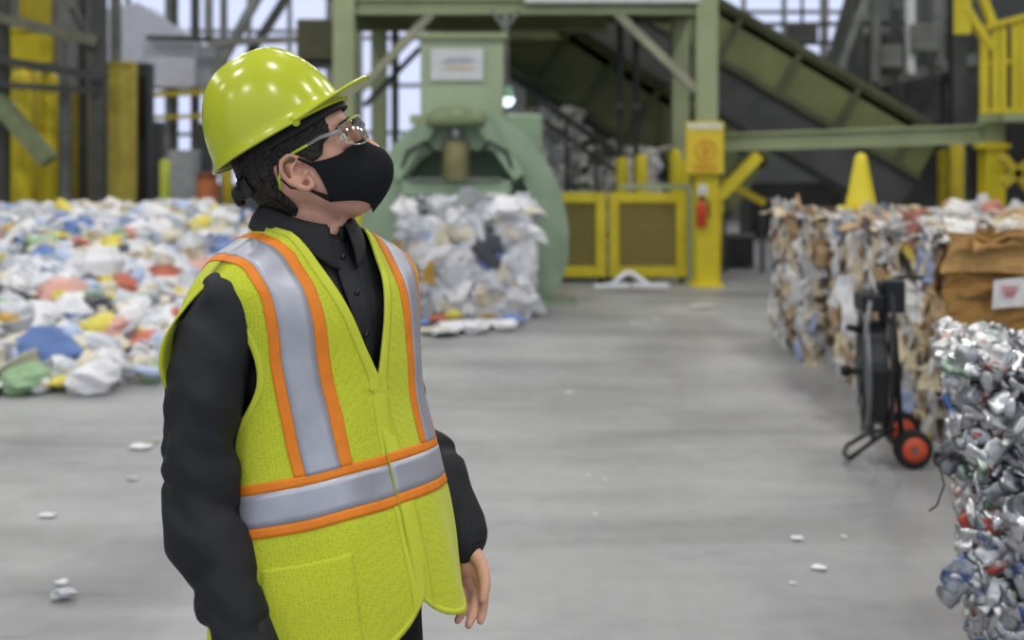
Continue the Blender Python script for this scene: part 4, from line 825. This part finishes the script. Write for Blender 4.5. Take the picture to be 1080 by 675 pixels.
# neck, torso, arms, legs
limb(body, [(0, .055, 1.40), (0, .064, 1.46), H(0, .022, -.045), H(0, .015, -.005)], [.070, .060, .056, .056], 20)
limb(body, [H(-.03, -.02, -.075), H(-.012, -.01, -.10), (-.02, .022, 1.44)], [.014, .015, .014], 10)
limb(body, [H(.03, -.02, -.075), H(.012, -.01, -.10), (.02, .022, 1.44)], [.014, .015, .014], 10)
torso(body, .76, 1.485, -.014)
LEG = {-1: [(-.085, 0, .82), (-.095, -.005, .48), (-.10, .01, .10)], 1: [(.085, 0, .82), (.10, -.01, .48), (.115, .0, .10)]}
for sx in (-1, 1):
    limb(body, ARM[sx], [.058, .047, .040, .036, .027])
    limb(body, LEG[sx], [.085, .056, .040])
    f = V(LEG[sx][2]); limb(body, [f+V((0, .03, -.05)), f+V((sx*.01, -.06, -.06)), f+V((sx*.02, -.14, -.07))], [.035, .034, .028])
    # hand: wrist, palm, four fingers and a thumb, gently curled
    W = V(ARM[sx][4]); d = V((0.02*sx, -.22, -1)).normalized()          # down the hand
    q = V((-sx*.97, -.22, .06)); q = (q-d*q.dot(d)).normalized()          # palm side (towards the thigh)
    f_ = d.cross(q)*(1 if sx > 0 else -1); f_ = f_ if f_.y < 0 else -f_  # thumb side (forwards)
    K = lambda a, b_, c_: W+d*a+f_*b_+q*c_
    limb(body, [K(-.02, 0, 0), K(.02, 0, 0), K(.055, .004, .002)], [.026, .025, .024], 12)
    limb(body, [K(.02, .014, 0), K(.085, .026, .002)], [.017, .0145], 12)
    limb(body, [K(.02, -.012, 0), K(.080, -.026, .004)], [.017, .0135], 12)
    limb(body, [K(.03, 0, .004), K(.088, .002, 0)], [.018, .0155], 12)
    for b0, L, r0, cu in ((.029, .074, .0098, .9), (.0095, .082, .0102, 1.0), (-.010, .076, .0097, 1.12), (-.029, .062, .0086, 1.25)):
        p = K(.082, b0, .0); pts = [p]; a = .15*cu
        for seg, bend in ((.45, .30), (.31, .50), (.26, .36)):
            a += bend*cu*.75; p = p+(d*cos(a)+q*sin(a)+f_*b0*.8)*L*seg; pts.append(p)
        limb(body, pts, [r0, r0*.95, r0*.88, r0*.76], 9)
    limb(body, [K(.022, .020, .010), K(.050, .042, .022), K(.080, .050, .034), K(.104, .047, .046)], [.0165, .0125, .0110, .0088], 10)
bm_ = remesh('body', body, skin, .0033, 4, .5)
# eye sockets pressed in
for sx in (-1, 1):
    e = H(sx*.032, -.088, .026); inw = (MH.to_3x3() @ V((0, 1, 0)))
    for v in bm_.vertices:
        dd = (v.co-e).length
        if dd < .03: v.co += inw*.007*math.exp(-(dd/.013)**2)
bo = part('body', bm_, skin)
white_e = mat('eye_white', (225, 220, 212), .25, var=.02); iris = mat('iris_brown', (50, 34, 24), .2)
brow_m = mat('brow_hair', (40, 30, 24), .7, var=.3, scale=200)
for sx in (-1, 1):
    e = part('eye', MB().ball(H(sx*.032, -.0765, .025), .0118, 16, 12), white_e)
    part('iris', MB().ball(H(sx*.032, -.0845, .027), (.0055, .0045, .0055), 12, 8, MH.to_3x3()), iris, e)
    part('eyebrow', MB().tube([H(sx*.014, -.1015, .043), H(sx*.032, -.1025, .050), H(sx*.050, -.087, .046), H(sx*.057, -.077, .041)], [.003, .0042, .0036, .0015], 8), brow_m)
# ---- hair: shell from under the hat to the nape
hair_m = mat('dark_hair', (34, 28, 25), .55, var=.45, scale=90, bump=.8, bscale=160)
def zlow(td):
    pts = [(50, .038), (58, .030), (66, .012), (77, .008), (82, .022), (94, .036), (108, .030), (118, -.010), (128, -.055), (150, -.080), (180, -.084)]
    for i in range(len(pts)-1):
        if pts[i][0] <= td <= pts[i+1][0]:
            t = (td-pts[i][0])/(pts[i+1][0]-pts[i][0]); t = t*t*(3-2*t); return pts[i][1]+(pts[i+1][1]-pts[i][1])*t
    return -.05
hm = MB()
def hairp(u, v):
    td = 50+260*u; tt = td if td <= 180 else 360-td
    z0 = zlow(tt); z = z0+(.098-z0)*v
    g = .002+.008*min(1, v*4)*(1 if tt > 105 else .4)
    # below the ears the nape follows the neck
    p = head(R(td), max(z, -.03), g)
    if z < -.03: p = V((p.x*(1-(-.03-z)*2.0), p.y-(-.03-z)*.42, z))
    p += V((NZ.noise(p*300), NZ.noise(p*300+V((9, 0, 0))), NZ.noise(V((p.x*260, p.y*260, p.z*60)))))*.0022
    return MH @ p
hm.grid(150, 46, hairp)
solid(part('hair', hm, hair_m), .004, 0)
# ---- hard hat
hat_m = mat('lime_hat', (190, 200, 52), .20, var=.02, spec=.5, coat=.0)
hat_in = mat('hat_black', (22, 22, 24), .55)
MHAT = MH @ M4.Translation((0, .014, .075)) @ M4.Rotation(R(-5), 4, 'X')
def dome(th, v, grow=0):
    """th 0 = front; v 0 rim .. 1 crown"""
    A, BF, BB, Hh = .1055, .118, .124, .150
    ph = v*pi/2
    r_ = cos(ph)**.80; z = Hh*sin(ph)**1.02
    x = A*r_*sgp(sin(th), 2/2.15); y = -(BF if cos(th) > 0 else BB)*r_*sgp(cos(th), 2/2.15)
    # three raised ribs over the crown
    k = 0
    for xr in (-.034, 0, .034): k += math.exp(-((x-xr)/(.0075 if xr else .011))**2)
    up = min(1, max(0, (v-.45)/.25))
    n = V((x/A, y/BB, z/Hh)).normalized()
    p = V((x, y, z))+n*(grow+k*.0032*up)
    if v < .10: p += V((x, y, 0)).normalized()*.007*(1-v/.10)**2
    return p
hat = part('hard_hat', MB().grid(96, 40, lambda u, v: MHAT @ dome(2*pi*u, v*.985), True).grid(24, 2, lambda u, v: MHAT @ (dome(2*pi*u, .985)*(1-v)+V((0, 0, .1502))*v), True), hat_m)
solid(hat, .003, -1)
def brimp(u, v):                                             # v 0 at the dome, 1 at the brim's edge
    th = -R(74)+R(148)*u; k = cos(th/R(74)*pi/2)
    p = dome(th, .012); ou = V((p.x*.55, p.y, 0)).normalized()
    L = .004+.050*k**.9
    return MHAT @ (p+ou*L*v+V((0, 0, .008*v*k+.004*v*v*k-.004*(abs(th)/R(74))**2*v)))
solid(part('brim', MB().grid(64, 10, brimp), hat_m, hat), .0045, 0)
rim = MB(); rim.tube([MHAT @ (dome(2*pi*i/72, .0)+V((0, 0, -.0005))) for i in range(72)], .0030, 8, closed=True)
part('rim_edge', rim, hat_m, hat)
for sx in (-1, 1):                                           # slotted lugs on the rim
    p = dome(sx*R(72), .03, .003); part('lug', MB().ball(MHAT @ (p+V((0, 0, -.007))), (.004, .008, .010), 10, 8, MHAT.to_3x3()), hat_m, hat)
sus = MB().grid(72, 6, lambda u, v: MH @ (head(2*pi*u, .070+.028*v-.014*cos(2*pi*u)*-1-.012, .0105)), True)
so = part('suspension_band', sus, hat_in, hat); solid(so, .003, 0)
rat = MB().grid(24, 5, lambda u, v: MH @ (head(R(140)+R(80)*u, .002+.030*v, .016)))
solid(part('nape_strap', rat, hat_in, hat), .004, 0)
part('ratchet', MB().box(MH @ V((0, .114, .014)), (.062, .018, .026), MH.to_3x3()), hat_in, hat, False, .004)
part('ratchet_knob', MB().lathe([(.0, .0), (.015, .0), (.017, .003), (.017, .010), (.014, .013), (0, .013)], 18, (MH.to_3x3() @ M4.Rotation(R(-90), 3, 'X')), MH @ V((0, .121, .010))), hat_in, hat)
for sx in (-1, 1):
    part('hanger_strap', MB().bar(MH @ V((sx*.062, .085, .060)), MH @ V((sx*.040, .112, .018)), .012, .003), hat_in, hat)
# ---- face mask
mask_m = mat('black_mask', (24, 25, 29), .85, var=.06, bump=.05, bscale=700, spec=.25)
def maskp(u, v):
    uu = u*2-1; au = abs(uu); th = R(79)*uu
    zt = .012-.010*min(1, au*1.6)+.0*au-.012*max(0, au-.5)
    if au > .5: zt += .012*((au-.5)/.5)**2
    zb = -.110+.006*au+.040*au**2.2
    z = zb+(zt-zb)*v
    e = ((au-.82)/.18) if au > .82 else 0                     # concave cheek edge
    th -= math.copysign(R(6)*e*sin(pi*v), uu)
    zz = max(z, -.080)
    p = head(th, zz, .006)
    dn = th/R(26)
    p.y += .030*(1-v)*au**4
    p += V((0, -1, 0))*(.028*math.exp(-dn*dn)*math.exp(-((z+.022)/.036)**2)+.020*math.exp(-(th/R(40))**2)*math.exp(-((z+.062)/.036)**2))
    if z < -.080:
        k = (-.080-z)/.035; p = V((p.x*(1-.42*k), p.y*(1-.10*k)+.034*k*k, z))
    p += V((0, -1, 0))*(.0012*NZ.noise(V((th*3, z*40, 2))))
    return MH @ p
msk = part('face_mask', MB().grid(72, 46, maskp), mask_m); solid(msk, .0025, 0)
part('mask_seam', MB().tube([maskp(.5, i/30)+(MH.to_3x3() @ V((0, -.0012, 0))) for i in range(2, 29)], .0012, 6), mask_m, msk)
for sx in (-1, 1):
    u = 0.0 if sx < 0 else 1.0
    for v0, v1, end in ((.86, 1.0, V((sx*.082, .008, .036))), (.0, .16, V((sx*.080, .004, -.030)))):
        a0, a1 = MH.inverted() @ maskp(u, v0), MH.inverted() @ maskp(u, v1)
        def st(s_, t_, a0=a0, a1=a1, end=end):
            m0 = a0+(a1-a0)*s_; e = end+V((0, 0, -.003+.006*s_)); p = m0+(e-m0)*t_; p.x += sx*.004*sin(pi*t_); return MH @ p
        solid(part('ear_loop', MB().grid(5, 12, st), mask_m, msk), .002, 0)
    part('ear_loop_cord', MB().tube([MH @ V((sx*.083, .008, .035)), MH @ V((sx*.088, .030, .030)), MH @ V((sx*.086, .038, .008)), MH @ V((sx*.084, .028, -.016)), MH @ V((sx*.080, .006, -.030))], .0018, 6), mask_m, msk)
# ---- safety glasses
def clear_mat(name, c, gl=.07, alpha=.12):
    m = bpy.data.materials.new(name); m.use_nodes = True; nt = m.node_tree
    for n in list(nt.nodes):
        if n.type != 'OUTPUT_MATERIAL': nt.nodes.remove(n)
    out = nt.nodes['Material Output']
    tr = nt.nodes.new('ShaderNodeBsdfTransparent'); tr.inputs[0].default_value = rgb(*c)
    gs = nt.nodes.new('ShaderNodeBsdfGlossy'); gs.inputs['Roughness'].default_value = .05
    lw = nt.nodes.new('ShaderNodeLayerWeight'); lw.inputs[0].default_value = .12
    mr = nt.nodes.new('ShaderNodeMapRange'); mr.inputs[3].default_value = gl; mr.inputs[4].default_value = .6
    nt.links.new(lw.outputs['Fresnel'], mr.inputs[0])
    mx = nt.nodes.new('ShaderNodeMixShader'); nt.links.new(mr.outputs[0], mx.inputs[0]); nt.links.new(tr.outputs[0], mx.inputs[1]); nt.links.new(gs.outputs[0], mx.inputs[2])
    nt.links.new(mx.outputs[0], out.inputs[0]); MC[name] = m; return m
clear = clear_mat('clear_plastic', (250, 252, 250)); 
frame_c = mat('pale_clear_frame', (178, 186, 182), .15, var=.03, trans=.45, spec=.6)
lime_c = mat('lime_temple', (186, 200, 60), .3, var=.03)
gl = thing('safety_glasses', None, None); gl.parent = man; OFF[gl.name] = M4()
if 'label' in gl: del gl['label']
def lensp(u, v, sx, g=0):
    th = R(4)+R(60)*u                                         # from the bridge to the temple
    zt = .050-.004*u-.004*u*u; zb = .008+.003*math.exp(-((u-.0)/.16)**2)*6-.006*sin(pi*min(1, u*1.1))+.014*max(0, u-.75)*4*.25
    z = zb+(zt-zb)*v
    x = (.078+g)*sin(th)*1.0; y = -.052-(.066+g)*cos(th)**.9
    return MH @ V((sx*x, y+.006*(v-.5)**2, z))
for sx in (-1, 1):
    le = part('lens', MB().grid(22, 12, lambda u, v: lensp(u, v, sx)), clear, gl); solid(le, .0018, 0)
    out = [lensp(i/16, 1, sx, .0006) for i in range(17)]+[lensp(1, 1-i/6, sx, .0006) for i in range(1, 7)]+[lensp(1-i/16, 0, sx, .0006) for i in range(1, 17)]+[lensp(0, i/6, sx, .0006) for i in range(1, 6)]
    part('lens_rim', MB().tube(out, .0013, 6, closed=True), frame_c, gl)
    part('brow_bar', MB().tube([lensp(i/12, 1.03, sx, .0015) for i in range(9)], .0021, 6), lime_c, gl)
    hng = lensp(1, .78, sx, .001)
    part('temple_arm', MB().tube([hng, H(sx*.0765, -.050, .039), H(sx*.079, -.025, .036)], [.0042, .0034, .0030], 8), frame_c, gl)
    part('temple_tip', MB().tube([H(sx*.079, -.027, .0362), H(sx*.0815, .002, .034), H(sx*.086, .022, .028), H(sx*.086, .038, .006), H(sx*.082, .044, -.012)], [.0028, .0027, .0027, .0030, .0028], 8), lime_c, gl)
part('nose_bridge', MB().tube([lensp(.02, .5, -1, .001), H(0, -.119, .032), lensp(.02, .5, 1, .001)], .0024, 8), frame_c, gl)
# ---- shirt
sh = MB(); torso(sh, .78, 1.468, 0)
SL = {}
for sx in (-1, 1):
    a = [V(p) for p in ARM[sx]]; e = a[4]+(a[3]-a[4])*.06
    limb(sh, a[:4]+[e], [.066, .063, .056, .050, .043], 20); SL[sx] = e
me = remesh('shirt', sh, shirt_m, .0062, 8, .5)
NRM = [v.normal.copy() for v in me.vertices]
for v in me.vertices:                                        # cloth folds, strongest on the sleeves below the elbow
    p = v.co; ax = abs(p.x)
    arm = min(1, max(0, (ax-.175)/.05))
    lo = min(1, max(0, (1.26-p.z)/.2))
    f = NZ.noise(V((p.x*9, p.y*9, p.z*15+p.y*18+p.x*8)))
    f2 = NZ.noise(V((p.x*14, p.y*14, p.z*25-p.y*22)))
    f = .6*f+.5*(1-2*abs(f))*.5*lo
    k = arm*(.4+.6*lo)*(.026*f+.011*f2)+.003*NZ.noise(p*11)+arm*.004*(1-2*abs(NZ.noise(V((p.x*6+3, p.y*6, p.z*9+p.x*14)))))
    v.co = p+NRM[v.index]*k
shirt = part('shirt', me, shirt_m)
for sx in (-1, 1):
    a = [V(p) for p in ARM[sx]]; dd = (a[4]-a[3]).normalized()
    c0 = SL[sx]-dd*.035
    part('cuff', MB().tube([c0-dd*.005, c0, c0+dd*.062, c0+dd*.066, c0+dd*.064, c0+dd*.03], [.043, .0455, .0435, .0415, .036, .034], 24, cap=False), shirt_m, shirt)
def collarp(u, v):                                           # folded leaf, opening at the front
    ph = R(16)+R(328)*u; fr = (cos(ph)+1)/2                  # fr 1 at the front
    zt = 1.522-.042*fr**1.4; rr = .071+.003*(1-fr)
    tip = math.exp(-((min(u, 1-u))/.07)**2)
    h = .042+.034*tip
    r2 = rr+.002+.026*v**1.2+.006*sin(pi*v)
    z = zt-h*v+.004*sin(pi*min(1, v*3))
    ph2 = ph+(R(10)*tip*v*(1 if u < .5 else -1))*-.4
    return V((-sin(ph2)*r2*1.02, .062-cos(ph2)*r2*(1.02 if cos(ph2) > 0 else 1.0)-.006*tip*v, z))
solid(part('collar', MB().grid(70, 12, collarp), shirt_m, shirt), .003, 0)
solid(part('collar_stand', MB().grid(60, 4, lambda u, v: V((-sin(R(10)+R(340)*u)*(.0725-.002*v), .062-cos(R(10)+R(340)*u)*(.0725-.002*v), 1.452+(.064-.040*((cos(R(10)+R(340)*u)+1)/2)**1.4)*v))), shirt_m, shirt), .003, 0)
pl = MB().grid(4, 40, lambda u, v: tor(R(-5+10*u), 1.06+.40*v, .0055)); solid(part('placket', pl, shirt_m, shirt), .002, 0)
btn = mat('shirt_button', (14, 14, 16), .3)
for z in (1.425, 1.365, 1.295): part('button', MB().lathe([(0, 0), (.0055, 0), (.006, .001), (.005, .0025), (0, .0025)], 14, M4.Rotation(R(90), 3, 'X'), tor(0, z, .008)), btn, shirt)
# ---- trousers, belt, shoes
tr = MB(); torso(tr, .76, .965, .006, 8)
for sx in (-1, 1): limb(tr, [(sx*.088, .004, .80)]+[V(LEG[sx][1])]+[V(LEG[sx][2])+V((0, 0, -.035))], [.105, .085, .072], 18)
me = remesh('trousers', tr, trous_m, .008, 8, .5)
NRM = [v.normal.copy() for v in me.vertices]
for v in me.vertices: v.co += NRM[v.index]*(.006*NZ.noise(V((v.co.x*7, v.co.y*7, v.co.z*14))))
part('trousers', me, trous_m)
shoe_m = mat('black_shoe', (20, 20, 22), .45); sole_m = mat('shoe_sole', (40, 38, 36), .8)
for sx in (-1, 1):
    f = V(LEG[sx][2]); b_ = MB(); limb(b_, [V((f.x, f.y+.045, .062)), V((f.x+sx*.008, f.y-.05, .062)), V((f.x+sx*.016, f.y-.155, .046))], [.046, .050, .040], 16); limb(b_, [V((f.x, f.y+.02, .07)), V((f.x, f.y+.01, .15))], [.05, .05], 16)
    s_ = part('boot', remesh('boot', b_, shoe_m, .008, 4), shoe_m)
    prof = [V((f.x+sx*(.02*k), f.y+.085-.30*k, 0)) for k in (0, .33, .7, 1)]; wv = (.036, .047, .052, .028)
    pol = [p+V((w_, 0, 0)) for p, w_ in zip(prof, wv)]+[p-V((w_, 0, 0)) for p, w_ in reversed(list(zip(prof, wv)))]
    part('sole', MB().prism(pol, (0, 0, .026)), sole_m, s_, False, .004)
# ---- hi-vis vest
VT = [(.78, .230, .235, .130), (.90, .222, .204, .132), (1.03, .207, .164, .132), (1.15, .197, .142, .135), (1.25, .203, .134, .138), (1.31, .213, .132, .140),
      (1.352, .222, .124, .135), (1.388, .225, .110, .125), (1.422, .196, .090, .110), (1.450, .145, .076, .092), (1.475, .096, .066, .076), (1.495, .074, .060, .068), (1.51, .066, .06, .064)]
def vest_mat():
    m = bpy.data.materials.new('lime_mesh_fabric'); m.use_nodes = True; nt = m.node_tree; b = nt.nodes['Principled BSDF']
    b.inputs['Roughness'].default_value = .75; b.inputs['Specular IOR Level'].default_value = .25
    b.inputs['Sheen Weight'].default_value = .15
    tc = nt.nodes.new('ShaderNodeTexCoord'); vo = nt.nodes.new('ShaderNodeTexVoronoi'); vo.inputs['Scale'].default_value = 230; vo.inputs['Randomness'].default_value = .55
    nt.links.new(tc.outputs['Object'], vo.inputs['Vector'])
    r = nt.nodes.new('ShaderNodeValToRGB'); r.color_ramp.elements[0].position = .12; r.color_ramp.elements[1].position = .42
    r.color_ramp.elements[0].color = rgb(168, 176, 36); r.color_ramp.elements[1].color = rgb(200, 209, 52)
    nt.links.new(vo.outputs['Distance'], r.inputs[0]); nt.links.new(r.outputs[0], b.inputs['Base Color'])
    bp = nt.nodes.new('ShaderNodeBump'); bp.inputs['Strength'].default_value = .25; bp.inputs['Distance'].default_value = .002
    nt.links.new(vo.outputs['Distance'], bp.inputs['Height']); nt.links.new(bp.outputs[0], b.inputs['Normal'])
    return m
vest_m = vest_mat(); lime_b = mat('lime_binding', (203, 211, 56), .7, var=.04)
orange_m = mat('orange_tape', (236, 132, 26), .65, var=.05, scale=40)
def silver_mat():
    m = bpy.data.materials.new('silver_reflective_tape'); m.use_nodes = True; nt = m.node_tree; b = nt.nodes['Principled BSDF']
    b.inputs['Roughness'].default_value = .42; b.inputs['Metallic'].default_value = .35
    tc = nt.nodes.new('ShaderNodeTexCoord'); n = nt.nodes.new('ShaderNodeTexNoise'); n.inputs['Scale'].default_value = 30
    nt.links.new(tc.outputs['Object'], n.inputs[0]); r = nt.nodes.new('ShaderNodeValToRGB')
    r.color_ramp.elements[0].color = rgb(164, 166, 178); r.color_ramp.elements[1].color = rgb(190, 192, 204)
    nt.links.new(n.outputs[0], r.inputs[0]); nt.links.new(r.outputs[0], b.inputs['Base Color']); return m
silver_m = silver_mat()
def th_of(x, z): 
    a = interp(VT, z, 1); return math.asin(min(1, max(0, x/a))**(2.3/2))
HEM, VN, AH = .80, 1.205, 1.16                              # hem, foot of the neckline V, foot of the armhole
def lerp(a, b, t): return a+(b-a)*t
def pw(tab, t):
    for i in range(len(tab)-1):
        if t <= tab[i+1][0]:
            k = (t-tab[i][0])/(tab[i+1][0]-tab[i][0]); return lerp(tab[i][1], tab[i+1][1], max(0, k))
    return tab[-1][1]
ZI = [(0, HEM), (.55, 1.16), (.68, 1.205), (1, 1.478)]
ZO = [(0, HEM), (.55, 1.16), (.70, 1.230), (.85, 1.318), (1, 1.388)]
def vest_pt(side, back, s, t, off=0, zadd=0):
    """side -1 his right / +1 his left; s 0 = centre edge .. 1 = outer edge; t 0 = hem .. 1 = shoulder seam"""
    zi, zo = pw(ZI, t), pw(ZO, t)
    if back:
        if t < .93: ti = pi
        else: ti = lerp(pi, pi/2, ((t-.93)/.07)**.6)
        zi = pw([(0, HEM), (.55, 1.16), (.93, 1.468), (1, 1.478)], t)
    else:
        ti = 0 if zi <= VN else th_of(.002+(.088-.002)*((zi-VN)/(1.478-VN))**.92, zi)
        if t >= .999: ti = pi/2
    if t <= .55: to = pi/2
    else:
        k = (t-.55)/.45                                       # armhole scoop
        to = pi/2-(R(24) if not back else R(20))*sin(pi*min(1, k**.85))**(1.25 if k < .44 else .75)
        if back: to = pi-to
    # theta spacing follows width
    th = lerp(ti, to, s); z = lerp(zi, zo, s if t > .55 else 0)
    if t > .55: z = lerp(zi, zo, s**1.1)
    if not back and t < .25:                                  # rounded hem corner
        c = max(0, 1-s/.30); z += .085*(1-math.sqrt(max(0, 1-c*c)))*(1-t/.25)
    z += zadd
    if not back and t < .62: th -= R(2.2)*(1-s)               # the fronts overlap a little
    e = 1e-3
    p = tor(th, z, 0, VT); pa = tor(th+e, z, 0, VT); pb = tor(th, z+e, 0, VT)
    n = (pa-p).cross(pb-p); n = n.normalized() if n.length > 0 else V((0, 0, 1))
    if n.dot(V((p.x, p.y, .05 if z > 1.4 else 0))) < 0: n = -n
    lo = max(0, min(1, (1.20-z)/.25))
    fold = .010*lo*NZ.noise(V((p.x*9*side+side*3, p.y*9, z*2.2)))+.004*NZ.noise(V((p.x*13+side*7, p.y*13, z*9)))
    drag = .006*lo*sin(th*7+side+z*6)
    p = p+n*(off+fold+drag)
    if not back and side < 0 and s < .12: p += n*.006*(1-s/.12)
    if back and t > .55 and s > .6:                           # the loose back of the armhole stands off the arm
        k = ((s-.6)/.4)**1.5*sin(pi*min(1, (t-.55)/.45))**1.2; p += V((.095*k, -.01*k, 0))
    w_ = max(0, min(1, (1.40-z)/.2))*(1-.5*max(0, min(1, (.98-z)/.16))); p.z += (-(p.y-lean(z))*.24-.012)*w_   # hangs higher in front
    return V((p.x*side, p.y, p.z))
vest = None
vm = MB()
for side in (-1, 1):
    for back in (0, 1):
        vm.grid(44, 90, lambda u, v: vest_pt(side, back, u, v))
vest = part('safety_vest', vm, vest_m); solid(vest, .0025, 0)
wd = vest.modifiers.new('weld', 'WELD'); wd.merge_threshold = .0006
vest.modifiers.move(1, 0)
def strip(name, m, side, back, s0, s1, t0, t1, off, nu=6, nv=60):
    o = part(name, MB().grid(nu, nv, lambda u, v: vest_pt(side, back, lerp(s0(lerp(t0, t1, v)) if callable(s0) else s0, s1(lerp(t0, t1, v)) if callable(s1) else s1, u), lerp(t0, t1, v), off)), m, vest)
    return solid(o, .0012, 0)
TB = [.2955, .3208, .3984, .4237]                                 # waist band rows (t)
for side in (-1, 1):
    for back in (0, 1):
        strip('orange_band', orange_m, side, back, 0, 1, TB[0], TB[1], .0022, 44, 4)
        strip('silver_band', silver_m, side, back, 0, 1, TB[1], TB[2], .0026, 44, 6)
        strip('orange_band', orange_m, side, back, 0, 1, TB[2], TB[3], .0022, 44, 4)
        # vertical braces from the band over the shoulder
        def cen(t):                                           # brace centre: constant distance from the body's middle
            x = pw([(.40, .128), (.55, .130), (.8, .140), (1, .150)], t); lo_, hi_ = 0, 1
            for _ in range(18):
                mi = (lo_+hi_)/2
                if abs(vest_pt(side, back, mi, t).x) < x: lo_ = mi
                else: hi_ = mi
            return lo_, .01/max(1e-4, (vest_pt(side, back, min(1, lo_+.01), t)-vest_pt(side, back, max(0, lo_-.01), t)).length/2)
        CT = [cen(TB[3]-.004+(1-TB[3]+.004)*i/60) for i in range(61)]
        def sp(t, d_):
            k = (t-TB[3]+.004)/(1-TB[3]+.004)*60; i = min(59, max(0, int(k))); k -= i
            return min(.95, max(.03, lerp(CT[i][0], CT[i+1][0], k)+d_*lerp(CT[i][1], CT[i+1][1], k)))
        for nm_, m_, d0, d1, of in (('orange_brace', orange_m, -.048, -.028, .0022), ('silver_brace', silver_m, -.028, .028, .0026), ('orange_brace', orange_m, .028, .048, .0022)):
            strip(nm_, m_, side, back, lambda t: sp(t, d0), lambda t: sp(t, d1), TB[3]-.004, 1, of)
        strip('armhole_binding', lime_b, side, back, .93, 1.0, .55, 1, .0018, 4, 50)
        strip('neck_binding', lime_b, side, back, 0, .07 if not back else .05, 0 if not back else .92, 1, .0018, 4, 80)
    strip('hem_binding', lime_b, side, 0, 0, 1, 0, .016, .0018, 44, 3)
    strip('hem_binding', lime_b, side, 1, 0, 1, 0, .016, .0018, 44, 3)
pk = strip('pocket', vest_m, -1, 0, .34, .80, .03, .225, .0035, 20, 24)
